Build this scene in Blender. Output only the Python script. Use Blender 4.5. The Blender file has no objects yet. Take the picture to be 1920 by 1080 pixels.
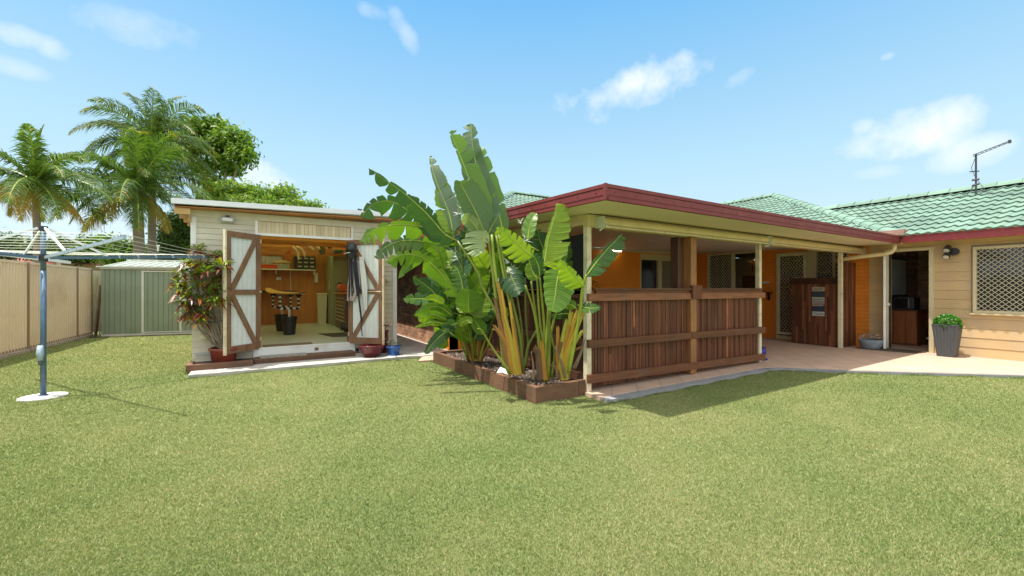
import bpy, bmesh, math, random
import numpy as np
from mathutils import Vector, Matrix
random.seed(7); RNG = np.random.default_rng(7)
rad = math.radians
sc = bpy.context.scene
COL = sc.collection
# ------------------------------------------------------------------ camera
H = 1.38; F = 790.0
_a = math.atan(1280/790)
V = (math.cos(_a), math.sin(_a)); R = (V[1], -V[0])
cd = bpy.data.cameras.new("camera"); cam = bpy.data.objects.new("camera", cd); COL.objects.link(cam)
cam.location = (0, 0, H); cam.rotation_euler = (rad(90), 0, -math.atan2(V[0], V[1]))
cd.sensor_width = 36; cd.lens = F/1920*36; cd.clip_end = 2000; cd.clip_start = .05
sc.camera = cam
def D(px, py, d):                      # point seen at a photo pixel, d metres into the scene
    s = (px-960)/F*d
    return Vector((V[0]*d+R[0]*s, V[1]*d+R[1]*s, H-(py-540)/F*d))
def ray(px):
    s = (px-960)/F
    return V[0]+R[0]*s, V[1]+R[1]*s
def on_x(px, x): r = ray(px); return x*r[1]/r[0]          # y where the view column meets plane x
def on_y(px, y): r = ray(px); return y*r[0]/r[1]
# ------------------------------------------------------------------ light
SUN = Vector((-.29, .10, 1.0)).normalized()
elev = math.asin(SUN.z); azi = math.atan2(SUN.x, SUN.y)
sl = bpy.data.lights.new("sun", 'SUN'); sl.energy = 3.0; sl.angle = rad(.55); sl.color = (1, .95, .87)
so = bpy.data.objects.new("sun", sl); COL.objects.link(so)
so.rotation_euler = SUN.to_track_quat('Z', 'Y').to_euler(); so.location = (0, 0, 30)
w = bpy.data.worlds.new("World"); sc.world = w; w.use_nodes = True
nt = w.node_tree; N = nt.nodes; L = nt.links; N.clear()
def wn(t, **k):
    n = N.new(t)
    for a, b in k.items(): setattr(n, a, b)
    return n
def wmath(op, a, b=None, c=None, clamp=False):
    n = wn('ShaderNodeMath', operation=op); n.use_clamp = clamp
    for i, v in enumerate((a, b, c)):
        if v is None: continue
        if isinstance(v, (int, float)): n.inputs[i].default_value = v
        else: L.new(v, n.inputs[i])
    return n.outputs[0]
sky = wn('ShaderNodeTexSky', sky_type='NISHITA'); sky.sun_disc = False
sky.sun_elevation = elev; sky.sun_rotation = azi; sky.air_density = 1.0; sky.dust_density = .6; sky.ozone_density = 1.6
tc = wn('ShaderNodeTexCoord'); sep = wn('ShaderNodeSeparateXYZ'); L.new(tc.outputs['Generated'], sep.inputs[0])
zc = wmath('MAXIMUM', sep.outputs[2], 0.0)
# the clear pale subtropical sky: the physical sky blended towards a bright thin haze that is whiter near the horizon; overhead it is boosted, out of view, as added fill for the shade
hz = wn('ShaderNodeValToRGB'); L.new(zc, hz.inputs[0])
e = hz.color_ramp.elements
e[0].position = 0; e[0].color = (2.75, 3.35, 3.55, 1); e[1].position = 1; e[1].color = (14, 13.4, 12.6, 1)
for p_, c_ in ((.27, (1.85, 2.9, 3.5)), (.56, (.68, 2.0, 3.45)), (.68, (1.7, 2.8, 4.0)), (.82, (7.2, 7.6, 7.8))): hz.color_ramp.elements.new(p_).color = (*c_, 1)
mx = wn('ShaderNodeMix', data_type='RGBA'); mx.inputs[0].default_value = .88
L.new(sky.outputs[0], mx.inputs[6]); L.new(hz.outputs[0], mx.inputs[7])
col = mx.outputs[2]
ns = wn('ShaderNodeTexNoise'); ns.inputs['Scale'].default_value = 7; ns.inputs['Detail'].default_value = 9; ns.inputs['Roughness'].default_value = .62
L.new(tc.outputs['Generated'], ns.inputs['Vector'])
ns2 = wn('ShaderNodeTexNoise'); ns2.inputs['Scale'].default_value = 30; ns2.inputs['Detail'].default_value = 5
L.new(tc.outputs['Generated'], ns2.inputs['Vector'])
nz = wmath('ADD', wmath('MULTIPLY', wmath('SUBTRACT', ns.outputs[0], .5), 3.4), wmath('MULTIPLY', wmath('SUBTRACT', ns2.outputs[0], .5), .8))
total = None
CL = [(1185, 162, 150, 46, 1.0, -.17), (1700, 250, 118, 52, .95, -.1), (1620, 238, 28, 20, .6, 0), (1825, 290, 85, 34, .8, -.2), (500, 330, 75, 40, 1, 0), (265, 55, 115, 42, .5, -.1),
      (35, 66, 60, 22, .65, 0), (105, 93, 38, 26, .65, 0), (700, 22, 38, 18, .5, .2), (752, 52, 46, 22, .5, .9), (40, 130, 60, 20, .4, 0), (1390, 145, 40, 18, .45, -.4),
      (1665, 105, 18, 9, .5, 0), (1650, 322, 50, 16, .3, 0), (100, 405, 200, 60, .35, 0)]
for px, py, sx, sy, st, rot in CL:
    c = (D(px, py, 1)-Vector((0, 0, H))).normalized()
    ax = Vector((c.y, -c.x, 0)).normalized(); ay = c.cross(ax); ay = -ay if ay.z < 0 else ay
    a2 = ax*math.cos(rot)-ay*math.sin(rot); b2 = ax*math.sin(rot)+ay*math.cos(rot)
    k = (1/ (math.hypot((px-960)/F, 1)))
    uv = []
    for vec, s in ((a2, sx*k/F*(1 if abs(px-960) < 400 else .85)), (b2, sy*k/F)):
        dn = wn('ShaderNodeVectorMath', operation='DOT_PRODUCT'); L.new(tc.outputs['Generated'], dn.inputs[0]); dn.inputs[1].default_value = vec
        uv.append(wmath('DIVIDE', wmath('SUBTRACT', dn.outputs['Value'], vec.dot(c)), s))
    front = wn('ShaderNodeVectorMath', operation='DOT_PRODUCT'); L.new(tc.outputs['Generated'], front.inputs[0]); front.inputs[1].default_value = c
    r2 = wmath('ADD', wmath('MULTIPLY', uv[0], uv[0]), wmath('MULTIPLY', uv[1], uv[1]))
    m = wmath('MULTIPLY', wmath('ADD', wmath('SUBTRACT', .75, r2), nz), .75, clamp=True)
    m = wmath('MULTIPLY', wmath('MULTIPLY', m, wmath('MULTIPLY', wmath('SUBTRACT', 1.6, r2), 1.6, clamp=True)), st)
    m = wmath('MULTIPLY', m, wmath('GREATER_THAN', front.outputs['Value'], .5))
    total = m if total is None else wmath('MAXIMUM', total, m)
mc = wn('ShaderNodeMix', data_type='RGBA'); L.new(total, mc.inputs[0]); L.new(col, mc.inputs[6]); mc.inputs[7].default_value = (4.1, 4.2, 4.3, 1)
# unseen bright cloud bank added behind the camera as fill light for shaded fronts
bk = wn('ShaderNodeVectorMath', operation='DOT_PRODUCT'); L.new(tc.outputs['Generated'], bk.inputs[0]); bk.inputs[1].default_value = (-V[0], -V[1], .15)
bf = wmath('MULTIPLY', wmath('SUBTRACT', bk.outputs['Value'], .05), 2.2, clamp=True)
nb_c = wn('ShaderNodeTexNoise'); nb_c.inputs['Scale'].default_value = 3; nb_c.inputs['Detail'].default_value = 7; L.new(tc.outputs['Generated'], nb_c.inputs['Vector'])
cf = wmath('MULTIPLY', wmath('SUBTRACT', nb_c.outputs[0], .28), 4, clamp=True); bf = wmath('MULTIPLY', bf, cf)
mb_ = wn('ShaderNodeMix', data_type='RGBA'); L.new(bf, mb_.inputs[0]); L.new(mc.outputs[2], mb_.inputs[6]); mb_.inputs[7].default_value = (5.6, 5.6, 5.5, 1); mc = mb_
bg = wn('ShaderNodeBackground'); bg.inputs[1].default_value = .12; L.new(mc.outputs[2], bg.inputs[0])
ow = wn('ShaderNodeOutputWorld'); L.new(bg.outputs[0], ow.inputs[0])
sc.view_settings.view_transform = 'Standard'; sc.view_settings.look = 'None'; sc.view_settings.exposure = 1.2; sc.view_settings.gamma = 1
sc.cycles.max_bounces = 10; sc.cycles.diffuse_bounces = 6; sc.cycles.transparent_max_bounces = 8
# ------------------------------------------------------------------ materials
def M(name, col, rough=.65, var=.12, scale=4, vs=(1, 1, 1), bump=0, bscale=40, metal=0, tone=0, trans=0, ramp=None, spec=.5, dirt=None, emit=0, rib=0):
    m = bpy.data.materials.new(name); m.use_nodes = True
    nt = m.node_tree; N = nt.nodes; L = nt.links; b = N['Principled BSDF']
    b.inputs['Roughness'].default_value = rough; b.inputs['Metallic'].default_value = metal
    b.inputs['Specular IOR Level'].default_value = spec
    tc = N.new('ShaderNodeTexCoord'); mp = N.new('ShaderNodeMapping'); L.new(tc.outputs['Object'], mp.inputs[0]); mp.inputs['Scale'].default_value = vs
    n1 = N.new('ShaderNodeTexNoise'); n1.inputs['Scale'].default_value = scale; n1.inputs['Detail'].default_value = 6; n1.inputs['Roughness'].default_value = .6
    L.new(mp.outputs[0], n1.inputs['Vector'])
    if ramp:
        at = N.new('ShaderNodeAttribute'); at.attribute_name = 'tone'
        ad = N.new('ShaderNodeMath'); ad.operation = 'MULTIPLY_ADD'; L.new(n1.outputs[0], ad.inputs[0]); ad.inputs[1].default_value = var; L.new(at.outputs['Fac'], ad.inputs[2])
        sb = N.new('ShaderNodeMath'); sb.operation = 'SUBTRACT'; L.new(ad.outputs[0], sb.inputs[0]); sb.inputs[1].default_value = var/2
        cr = N.new('ShaderNodeValToRGB'); L.new(sb.outputs[0], cr.inputs[0])
        els = cr.color_ramp.elements
        while len(els) < len(ramp): els.new(.5)
        for el, (p, c) in zip(els, ramp): el.position = p; el.color = (*c, 1)
        out = cr.outputs[0]
    else:
        cr = N.new('ShaderNodeValToRGB'); L.new(n1.outputs[0], cr.inputs[0])
        els = cr.color_ramp.elements
        els[0].position = .3; els[1].position = .7
        els[0].color = (*[c*(1-var) for c in col], 1); els[1].color = (*[min(1, c*(1+var)) for c in col], 1)
        out = cr.outputs[0]
        if tone:
            at = N.new('ShaderNodeAttribute'); at.attribute_name = 'tone'
            s = N.new('ShaderNodeVectorMath'); s.operation = 'SCALE'; L.new(out, s.inputs[0]); L.new(at.outputs['Fac'], s.inputs['Scale']); out = s.outputs[0]
    if dirt:
        n3 = N.new('ShaderNodeTexNoise'); n3.inputs['Scale'].default_value = dirt[2]; n3.inputs['Detail'].default_value = 8; L.new(tc.outputs['Object'], n3.inputs['Vector'])
        r3 = N.new('ShaderNodeValToRGB'); L.new(n3.outputs[0], r3.inputs[0]); r3.color_ramp.elements[0].position = .5; r3.color_ramp.elements[1].position = .72
        r3.color_ramp.elements[1].color = (dirt[1],)*3+(1,)
        mm = N.new('ShaderNodeMix'); mm.data_type = 'RGBA'; L.new(r3.outputs[0], mm.inputs[0]); L.new(out, mm.inputs[6]); mm.inputs[7].default_value = (*dirt[0], 1); out = mm.outputs[2]
    L.new(out, b.inputs['Base Color'])
    if bump or rib:
        n2 = N.new('ShaderNodeTexNoise'); n2.inputs['Scale'].default_value = bscale; n2.inputs['Detail'].default_value = 5; L.new(mp.outputs[0], n2.inputs['Vector'])
        bp = N.new('ShaderNodeBump'); bp.inputs['Strength'].default_value = bump or rib; bp.inputs['Distance'].default_value = .02
        if rib:
            at2 = N.new('ShaderNodeAttribute'); at2.attribute_name = 'along'
            sn = N.new('ShaderNodeMath'); sn.operation = 'SINE'; L.new(at2.outputs['Fac'], sn.inputs[0]); L.new(sn.outputs[0], bp.inputs['Height'])
        else: L.new(n2.outputs[0], bp.inputs['Height'])
        L.new(bp.outputs[0], b.inputs['Normal'])
    if trans:
        t = N.new('ShaderNodeBsdfTranslucent'); mxs = N.new('ShaderNodeMixShader'); mxs.inputs[0].default_value = trans
        g = N.new('ShaderNodeVectorMath'); g.operation = 'MULTIPLY'; L.new(out, g.inputs[0]); g.inputs[1].default_value = (1.5, 1.55, .55)
        L.new(g.outputs[0], t.inputs[0]); L.new(b.outputs[0], mxs.inputs[1]); L.new(t.outputs[0], mxs.inputs[2])
        L.new(mxs.outputs[0], N['Material Output'].inputs[0])
    if emit: b.inputs['Emission Color'].default_value = (*col, 1); b.inputs['Emission Strength'].default_value = emit
    return m
def brick_mat(name, c1, c2, mortar, bw, bh, ms=.012, rot=(0, 0, 0), axis='y', bump=.5, var=.3, offset=.5, plane='wall'):
    m = bpy.data.materials.new(name); m.use_nodes = True
    N = m.node_tree.nodes; L = m.node_tree.links; b = N['Principled BSDF']; b.inputs['Roughness'].default_value = .8
    tc = N.new('ShaderNodeTexCoord'); s = N.new('ShaderNodeSeparateXYZ'); L.new(tc.outputs['Object'], s.inputs[0]); cb = N.new('ShaderNodeCombineXYZ')
    if plane == 'wall':
        L.new(s.outputs[1 if axis == 'y' else 0], cb.inputs[0]); L.new(s.outputs[2], cb.inputs[1])
    else:
        L.new(s.outputs[0], cb.inputs[0]); L.new(s.outputs[1], cb.inputs[1])
    mp = N.new('ShaderNodeMapping'); mp.inputs['Rotation'].default_value = rot; L.new(cb.outputs[0], mp.inputs[0])
    br = N.new('ShaderNodeTexBrick'); br.offset = offset; L.new(mp.outputs[0], br.inputs['Vector']); br.inputs['Scale'].default_value = 1
    br.inputs['Color1'].default_value = (*c1, 1); br.inputs['Color2'].default_value = (*c2, 1); br.inputs['Mortar'].default_value = (*mortar, 1)
    br.inputs['Brick Width'].default_value = bw; br.inputs['Row Height'].default_value = bh; br.inputs['Mortar Size'].default_value = ms; br.inputs['Mortar Smooth'].default_value = .2
    nn = N.new('ShaderNodeTexNoise'); nn.inputs['Scale'].default_value = 3.5; nn.inputs['Detail'].default_value = 8; L.new(tc.outputs['Object'], nn.inputs['Vector'])
    mr = N.new('ShaderNodeMapRange'); L.new(nn.outputs[0], mr.inputs[0]); mr.inputs[1].default_value = .3; mr.inputs[2].default_value = .7; mr.inputs[3].default_value = 1-var; mr.inputs[4].default_value = 1+var
    sc_ = N.new('ShaderNodeVectorMath'); sc_.operation = 'SCALE'; L.new(br.outputs[0], sc_.inputs[0]); L.new(mr.outputs[0], sc_.inputs['Scale'])
    L.new(sc_.outputs[0], b.inputs['Base Color'])
    bp = N.new('ShaderNodeBump'); bp.inputs['Strength'].default_value = bump; bp.inputs['Distance'].default_value = .01; bp.invert = True; L.new(br.outputs['Fac'], bp.inputs['Height']); L.new(bp.outputs[0], b.inputs['Normal'])
    return m
CREAM = M('cream_paint', (.64, .52, .29), .5, .05, 3, dirt=((.42, .33, .19), .35, 5))
POSTC = M('pale_cream_post', (.72, .64, .45), .45, .05, 3, dirt=((.35, .28, .16), .5, 9))
SHEDC = M('shed_cream', (.62, .59, .47), .6, .07, 2, tone=1, dirt=((.42, .36, .26), .45, 3))
HOUSEC = M('house_board', (.58, .41, .21), .6, .08, 1.5, tone=1, dirt=((.42, .34, .24), .6, 2.2), bump=.15, bscale=60)
WHITE = M('white_paint', (.78, .79, .78), .45, .04, 3, dirt=((.5, .47, .4), .4, 4))
DOORW = M('white_door_panel', (.70, .74, .72), .5, .04, 3, vs=(6, 6, .5), dirt=((.5, .48, .42), .3, 6))
RED = M('maroon_fascia', (.185, .036, .035), .5, .10, 2, dirt=((.30, .08, .07), .25, 6), spec=.3)
REDB = M('red_gutter', (.33, .04, .045), .38, .08, 2)
SOFF = M('cream_soffit', (.74, .66, .47), .6, .05, 1)
CEIL = M('grey_ceiling', (.64, .60, .57), .45, .05, 1)
WOODR = M('red_hardwood', (.155, .056, .028), .55, .3, 5, vs=(5, 5, .5), tone=1, bump=.25, bscale=30, dirt=((.12, .07, .045), .35, 3), spec=.3)
WOODX = M('hardwood_rail', (.17, .070, .034), .55, .3, 4, vs=(.6, 5, 7), tone=1, bump=.3, bscale=20, dirt=((.13, .085, .06), .45, 2.5), spec=.3)
WOODP = M('post_timber', (.33, .145, .05), .5, .25, 4, vs=(7, 7, .5), bump=.2, bscale=20, dirt=((.2, .1, .05), .5, 4))
WOODBROWN = M('brown_post_face', (.11, .05, .03), .6, .3, 4, vs=(7, 7, .5), bump=.2, bscale=20)
SLEEP = M('planter_sleeper', (.165, .082, .045), .75, .25, 3, vs=(2, 2, 9), tone=1, bump=.5, bscale=18, dirt=((.09, .05, .03), .5, 4))
FRAMEW = M('door_frame_timber', (.22, .115, .058), .65, .3, 5, vs=(3, 3, 1), bump=.3, bscale=25, dirt=((.17, .14, .12), .6, 4))
PLY = M('varnished_ply', (.52, .20, .032), .42, .22, 3, vs=(4, 4, .4), bump=.05)
PLYD = M('dark_ply', (.42, .16, .03), .5, .3, 2.5, vs=(1, 4, 4))
FLOORW = M('painted_floor', (.46, .50, .47), .35, .08, 2, dirt=((.3, .26, .2), .3, 2))
ORANGE = M('orange_wall', (.74, .25, .018), .55, .06, 2, bump=.08, bscale=90)
BRICKO = brick_mat('orange_brick', (.74, .235, .02), (.70, .22, .018), (.64, .20, .018), .24, .086, .012, axis='y', var=.08)
BRICK = brick_mat('warm_brick', (.62, .32, .17), (.36, .15, .08), (.46, .30, .19), .24, .086, .012, axis='y', var=.38)
BRICKI = brick_mat('inner_brick', (.58, .32, .20), (.42, .22, .14), (.52, .38, .28), .24, .086, .012, axis='y', var=.3)
TILE = brick_mat('terracotta_tile', (.55, .38, .285), (.50, .35, .26), (.38, .275, .21), .33, .33, .008, rot=(0, 0, rad(45)), plane='floor', bump=.2, var=.08, offset=0)
CONC = M('concrete', (.44, .42, .39), .85, .12, 2, bump=.25, bscale=50, dirt=((.28, .25, .21), .45, 3))
KERB = M('grey_kerb', (.26, .26, .27), .85, .2, 3, bump=.4, bscale=30)
ROOF = M('green_tile', (.165, .255, .20), .65, .14, 1.2, tone=1, bump=.2, bscale=60, dirt=((.24, .31, .23), .4, 2), spec=.2)
ROOFC = M('green_cap', (.165, .26, .20), .65, .14, 2, tone=1, spec=.2)
ROOFD = M('flat_roof_steel', (.45, .46, .46), .4, .1, 1)
GREENS = M('green_steel', (.235, .29, .21), .5, .05, 1.5, tone=1, dirt=((.16, .19, .14), .35, 2), spec=.3)
GREENT = M('pale_trim', (.58, .60, .52), .45, .08, 3)
SKYLT = M('roof_sheet', (.40, .46, .40), .3, .1, 3)
FENCEC = M('beige_steel', (.72, .61, .43), .55, .05, 1.2, tone=1, dirt=((.46, .33, .19), .4, 1.5), spec=.3)
FENCED = M('fence_post_steel', (.24, .17, .10), .5, .1, 2)
POLE = M('blue_grey_steel', (.085, .15, .225), .42, .18, 6, metal=.25, dirt=((.14, .2, .26), .5, 9))
ARM = M('pale_grey_arm', (.36, .45, .52), .4, .1, 6, metal=.2)
ARMW = M('white_strut', (.78, .80, .82), .4, .05)
CLEAR = bpy.data.materials.new('clear_pane'); CLEAR.use_nodes = True; _n = CLEAR.node_tree; _n.nodes.clear()
_o = _n.nodes.new('ShaderNodeOutputMaterial'); _m = _n.nodes.new('ShaderNodeMixShader'); _t = _n.nodes.new('ShaderNodeBsdfTransparent'); _g = _n.nodes.new('ShaderNodeBsdfGlossy'); _t.inputs[0].default_value = (.75, .8, .8, 1); _g.inputs['Roughness'].default_value = .03
_f = _n.nodes.new('ShaderNodeFresnel'); _f.inputs[0].default_value = 1.5; _n.links.new(_f.outputs[0], _m.inputs[0]); _n.links.new(_t.outputs[0], _m.inputs[1]); _n.links.new(_g.outputs[0], _m.inputs[2]); _n.links.new(_m.outputs[0], _o.inputs[0])
STRIPE = M('striped_pipe', (0, 0, 0), .6, .05, 4, ramp=[(0, (.02, .02, .025)), (.5, (.02, .02, .025)), (.52, (.6, .6, .55)), (1, (.65, .65, .6))])
LINE = M('white_line', (.80, .80, .72), .5, .05)
BLACKP = M('black_plastic', (.025, .026, .03), .4, .2, 8)
DARK = M('dark_plastic', (.04, .04, .045), .5, .2, 8)
ALU = M('cream_aluminium', (.58, .50, .32), .4, .05)
MESHC = M('security_mesh', (.60, .55, .40), .4, .05)
GLASS = M('dark_glass', (.018, .02, .022), .08, .1, 1, spec=.8)
INT = M('interior_wall', (.30, .26, .21), .8, .2, 1)
TERRA = M('glazed_red_pot', (.22, .045, .028), .25, .2, 5)
MAROON = M('maroon_pot', (.13, .02, .025), .2, .2, 5)
BLUEP = M('blue_pot', (.02, .10, .33), .18, .2, 5)
COBALT = M('cobalt_pot', (.008, .02, .30), .12, .25, 5)
GREYP = M('grey_stone_pot', (.20, .24, .28), .8, .25, 7, bump=.4, bscale=30)
ZINC = M('grey_planter', (.062, .07, .078), .55, .15, 6, vs=(12, 12, .6), bump=.15)
SOIL = M('mulch', (.085, .062, .048), .95, .5, 25, bump=1, bscale=60)
CHIP = M('mulch_chip', (.16, .12, .09), .9, .4, 8, tone=1)
BARK = M('palm_bark', (.26, .21, .17), .9, .25, 4, vs=(1, 1, 7), bump=.9, bscale=9, dirt=((.14, .11, .08), .6, 3))
TBARK = M('grey_bark', (.27, .22, .17), .9, .3, 4, bump=.6)
FROND = M('palm_frond', (0, 0, 0), .55, .22, 3, ramp=[(0, (.40, .17, .03)), (.2, (.36, .30, .05)), (.42, (.12, .20, .03)), (.75, (.065, .125, .025)), (1, (.075, .12, .04))], trans=.38, spec=.25)
LEAFB = M('tree_leaf', (0, 0, 0), .45, .3, 1.2, ramp=[(0, (.04, .08, .015)), (.5, (.10, .19, .025)), (.85, (.18, .29, .04)), (1, (.27, .33, .06))], trans=.42, spec=.2)
LEAFD = M('dark_tree_leaf', (0, 0, 0), .5, .3, 1.2, ramp=[(0, (.03, .065, .014)), (.6, (.075, .135, .025)), (1, (.16, .22, .05))], trans=.36, spec=.2)
BIRD = M('paradise_leaf', (0, 0, 0), .33, .18, 3, ramp=[(0, (.028, .075, .038)), (.35, (.058, .14, .026)), (.7, (.135, .26, .022)), (1, (.26, .38, .032))], trans=.38, rib=.14)
BIRDP = M('pale_leaf_underside', (0, 0, 0), .4, .15, 3, ramp=[(0, (.06, .115, .06)), (.5, (.095, .165, .08)), (1, (.30, .38, .17))], trans=.25, rib=.2)
STALK = M('yellow_green_stalk', (.20, .25, .035), .4, .28, 5, vs=(1, 1, .5), tone=1)
SHEATH = M('orange_sheath', (0, 0, 0), .5, .35, 5, vs=(2, 2, .5), ramp=[(0, (.12, .07, .05)), (.3, (.38, .17, .025)), (.6, (.50, .33, .035)), (1, (.29, .36, .05))], bump=.5)
DRYL = M('dry_sheath', (.20, .14, .10), .8, .3, 9, vs=(2, 2, .5))
CROTON = M('croton_leaf', (0, 0, 0), .28, .2, 14, ramp=[(0, (.10, .018, .022)), (.3, (.19, .04, .028)), (.47, (.36, .13, .02)), (.6, (.08, .16, .025)), (.85, (.20, .30, .03)), (1, (.55, .42, .03))], trans=.22)
TOPI = M('topiary_leaf', (0, 0, 0), .4, .2, 8, ramp=[(0, (.015, .09, .01)), (.6, (.05, .23, .015)), (1, (.16, .42, .03))], trans=.3)
SUCC = M('succulent_leaf', (0, 0, 0), .5, .2, 8, ramp=[(0, (.09, .01, .018)), (.5, (.20, .22, .12)), (1, (.38, .36, .20))])
GRASSB = M('grass_blade', (0, 0, 0), .6, .30, 1.1, ramp=[(0, (.085, .13, .04)), (.3, (.165, .235, .078)), (.52, (.245, .295, .11)), (.75, (.37, .34, .17)), (1, (.47, .40, .25))], trans=.2, spec=.2)
SCREENM = M('orange_cord', (.72, .10, .015), .45, .1)
GLW = M('window_light', (.75, .85, .95), .5, .05, emit=1.1)
TUBE = M('lit_tube', (1, .86, .62), .5, 0, emit=4)
# ------------------------------------------------------------------ builders
ORG = {}
def tag(o, label=None, cat=None, group=None, kind=None):
    if label: o['label'] = label
    if cat: o['category'] = cat
    if group: o['group'] = group
    if kind: o['kind'] = kind
    return o
def thing(name, label, cat, loc=(0, 0, 0), group=None):
    o = bpy.data.objects.new(name, None); COL.objects.link(o); o.location = loc; o.empty_display_size = .2
    ORG[o.name] = Vector(loc); return tag(o, label, cat, group)
class MB:
    def __init__(s): s.v = []; s.f = []; s.t = []; s.a = []
    def add(s, vs, fs, tone=1.0, along=None):
        b = len(s.v); s.v += [tuple(v) for v in vs]; s.f += [tuple(b+i for i in f) for f in fs]
        s.t += [tone]*len(vs); s.a += (along or [0.0]*len(vs)); return s
    def box(s, x0, x1, y0, y1, z0, z1, tone=1.0, mat=None):
        vs = [Vector((x, y, z)) for x in (x0, x1) for y in (y0, y1) for z in (z0, z1)]
        if mat: vs = [mat @ v for v in vs]
        return s.add(vs, [(0, 1, 3, 2), (4, 6, 7, 5), (0, 4, 5, 1), (2, 3, 7, 6), (0, 2, 6, 4), (1, 5, 7, 3)], tone)
    def bar(s, p, q, wd, th, up=(0, 0, 1), tone=1.0):       # a straight board from p to q
        p = Vector(p); q = Vector(q); d = (q-p).normalized(); u = Vector(up)
        if abs(d.dot(u)) > .98: u = Vector((1, 0, 0))
        sd = d.cross(u).normalized(); u = sd.cross(d).normalized()
        vs = [c+sd*(a*wd/2)+u*(b*th/2) for c in (p, q) for a, b in ((-1, -1), (1, -1), (1, 1), (-1, 1))]
        return s.add(vs, [(3, 2, 1, 0), (4, 5, 6, 7), (0, 1, 5, 4), (1, 2, 6, 5), (2, 3, 7, 6), (3, 0, 4, 7)], tone)
    def tube(s, pts, r, n=8, tone=1.0, caps=True):
        pts = [Vector(p) for p in pts]; rs = r if isinstance(r, (list, tuple)) else [r]*len(pts)
        vs = []; u = None
        for i, p in enumerate(pts):
            d = (pts[min(i+1, len(pts)-1)]-pts[max(i-1, 0)]).normalized()
            if u is None: u = d.orthogonal().normalized()
            u = (u-d*u.dot(d)).normalized(); w_ = d.cross(u)
            vs += [p+(u*math.cos(2*math.pi*k/n)+w_*math.sin(2*math.pi*k/n))*rs[i] for k in range(n)]
        fs = [(i*n+k, i*n+(k+1) % n, (i+1)*n+(k+1) % n, (i+1)*n+k) for i in range(len(pts)-1) for k in range(n)]
        if caps: fs += [tuple(range(n-1, -1, -1)), tuple((len(pts)-1)*n+k for k in range(n))]
        return s.add(vs, fs, tone)
    def lathe(s, c, prof, n=28, tone=1.0, sq=0):
        vs = []
        for r, z in prof:
            for k in range(n):
                a = 2*math.pi*k/n; vs.append((c[0]+r*math.cos(a), c[1]+r*math.sin(a), c[2]+z))
        m = len(prof)
        fs = [(i*n+k, i*n+(k+1) % n, (i+1)*n+(k+1) % n, (i+1)*n+k) for i in range(m-1) for k in range(n)]
        fs += [tuple(range(n-1, -1, -1)), tuple((m-1)*n+k for k in range(n))]
        return s.add(vs, fs, tone)
    def poly(s, pts, z0, z1, tone=1.0):
        n = len(pts)
        return s.add([(x, y, z0) for x, y in pts]+[(x, y, z1) for x, y in pts], [tuple(range(n-1, -1, -1)), tuple(range(n, 2*n))]+[(i, (i+1) % n, n+(i+1) % n, n+i) for i in range(n)], tone)
    def quad(s, a, b, c, d, th=.01, tone=1.0):
        a, b, c, d = map(Vector, (a, b, c, d)); nn = (b-a).cross(d-a).normalized()*th
        vs = [a, b, c, d, a-nn, b-nn, c-nn, d-nn]
        return s.add(vs, [(0, 1, 2, 3), (7, 6, 5, 4), (0, 4, 5, 1), (1, 5, 6, 2), (2, 6, 7, 3), (3, 7, 4, 0)], tone)
    def build(s, name, mat, parent=None, smooth=False, bevel=0, **k):
        root = parent
        while root is not None and root.parent is not None: root = root.parent
        og = ORG.get(root.name, Vector((0, 0, 0))) if root is not None else Vector((0, 0, 0))
        me = bpy.data.meshes.new(name)
        if root is None and s.v and k.get('kind') is None:
            mn = [min(v[i] for v in s.v) for i in range(3)]; mxx = [max(v[i] for v in s.v) for i in range(3)]
            og = Vector(((mn[0]+mxx[0])/2, (mn[1]+mxx[1])/2, mn[2]))
        me.from_pydata([(v[0]-og[0], v[1]-og[1], v[2]-og[2]) for v in s.v], [], s.f); me.materials.append(mat)
        at = me.attributes.new('tone', 'FLOAT', 'POINT'); at.data.foreach_set('value', s.t)
        at = me.attributes.new('along', 'FLOAT', 'POINT'); at.data.foreach_set('value', s.a)
        if smooth: me.polygons.foreach_set('use_smooth', [True]*len(s.f))
        o = bpy.data.objects.new(name, me); COL.objects.link(o)
        if root is None: o.location = og; ORG[o.name] = og
        else: o.parent = parent
        if bevel:
            bv = o.modifiers.new('bevel', 'BEVEL'); bv.width = bevel; bv.segments = 2; bv.limit_method = 'ANGLE'
        return tag(o, **k)
def np_mesh(name, verts, k, tones, mat, parent=None, smooth=False, **kw):   # verts (n*k,3): n separate k-gons
    root = parent
    while root is not None and root.parent is not None: root = root.parent
    og = ORG.get(root.name, Vector((0, 0, 0))) if root is not None else Vector((0, 0, 0))
    n = len(verts)//k; me = bpy.data.meshes.new(name)
    me.vertices.add(len(verts)); me.vertices.foreach_set('co', (np.asarray(verts, dtype=np.float32)-np.array(og, dtype=np.float32)).ravel())
    me.loops.add(len(verts)); me.loops.foreach_set('vertex_index', np.arange(len(verts), dtype=np.int32))
    me.polygons.add(n); me.polygons.foreach_set('loop_start', np.arange(0, len(verts), k, dtype=np.int32))
    me.update(calc_edges=True); me.validate()
    at = me.attributes.new('tone', 'FLOAT', 'POINT'); at.data.foreach_set('value', np.repeat(tones, k).astype(np.float32))
    me.materials.append(mat)
    o = bpy.data.objects.new(name, me); COL.objects.link(o)
    if parent is not None: o.parent = parent
    return tag(o, **kw)
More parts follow.
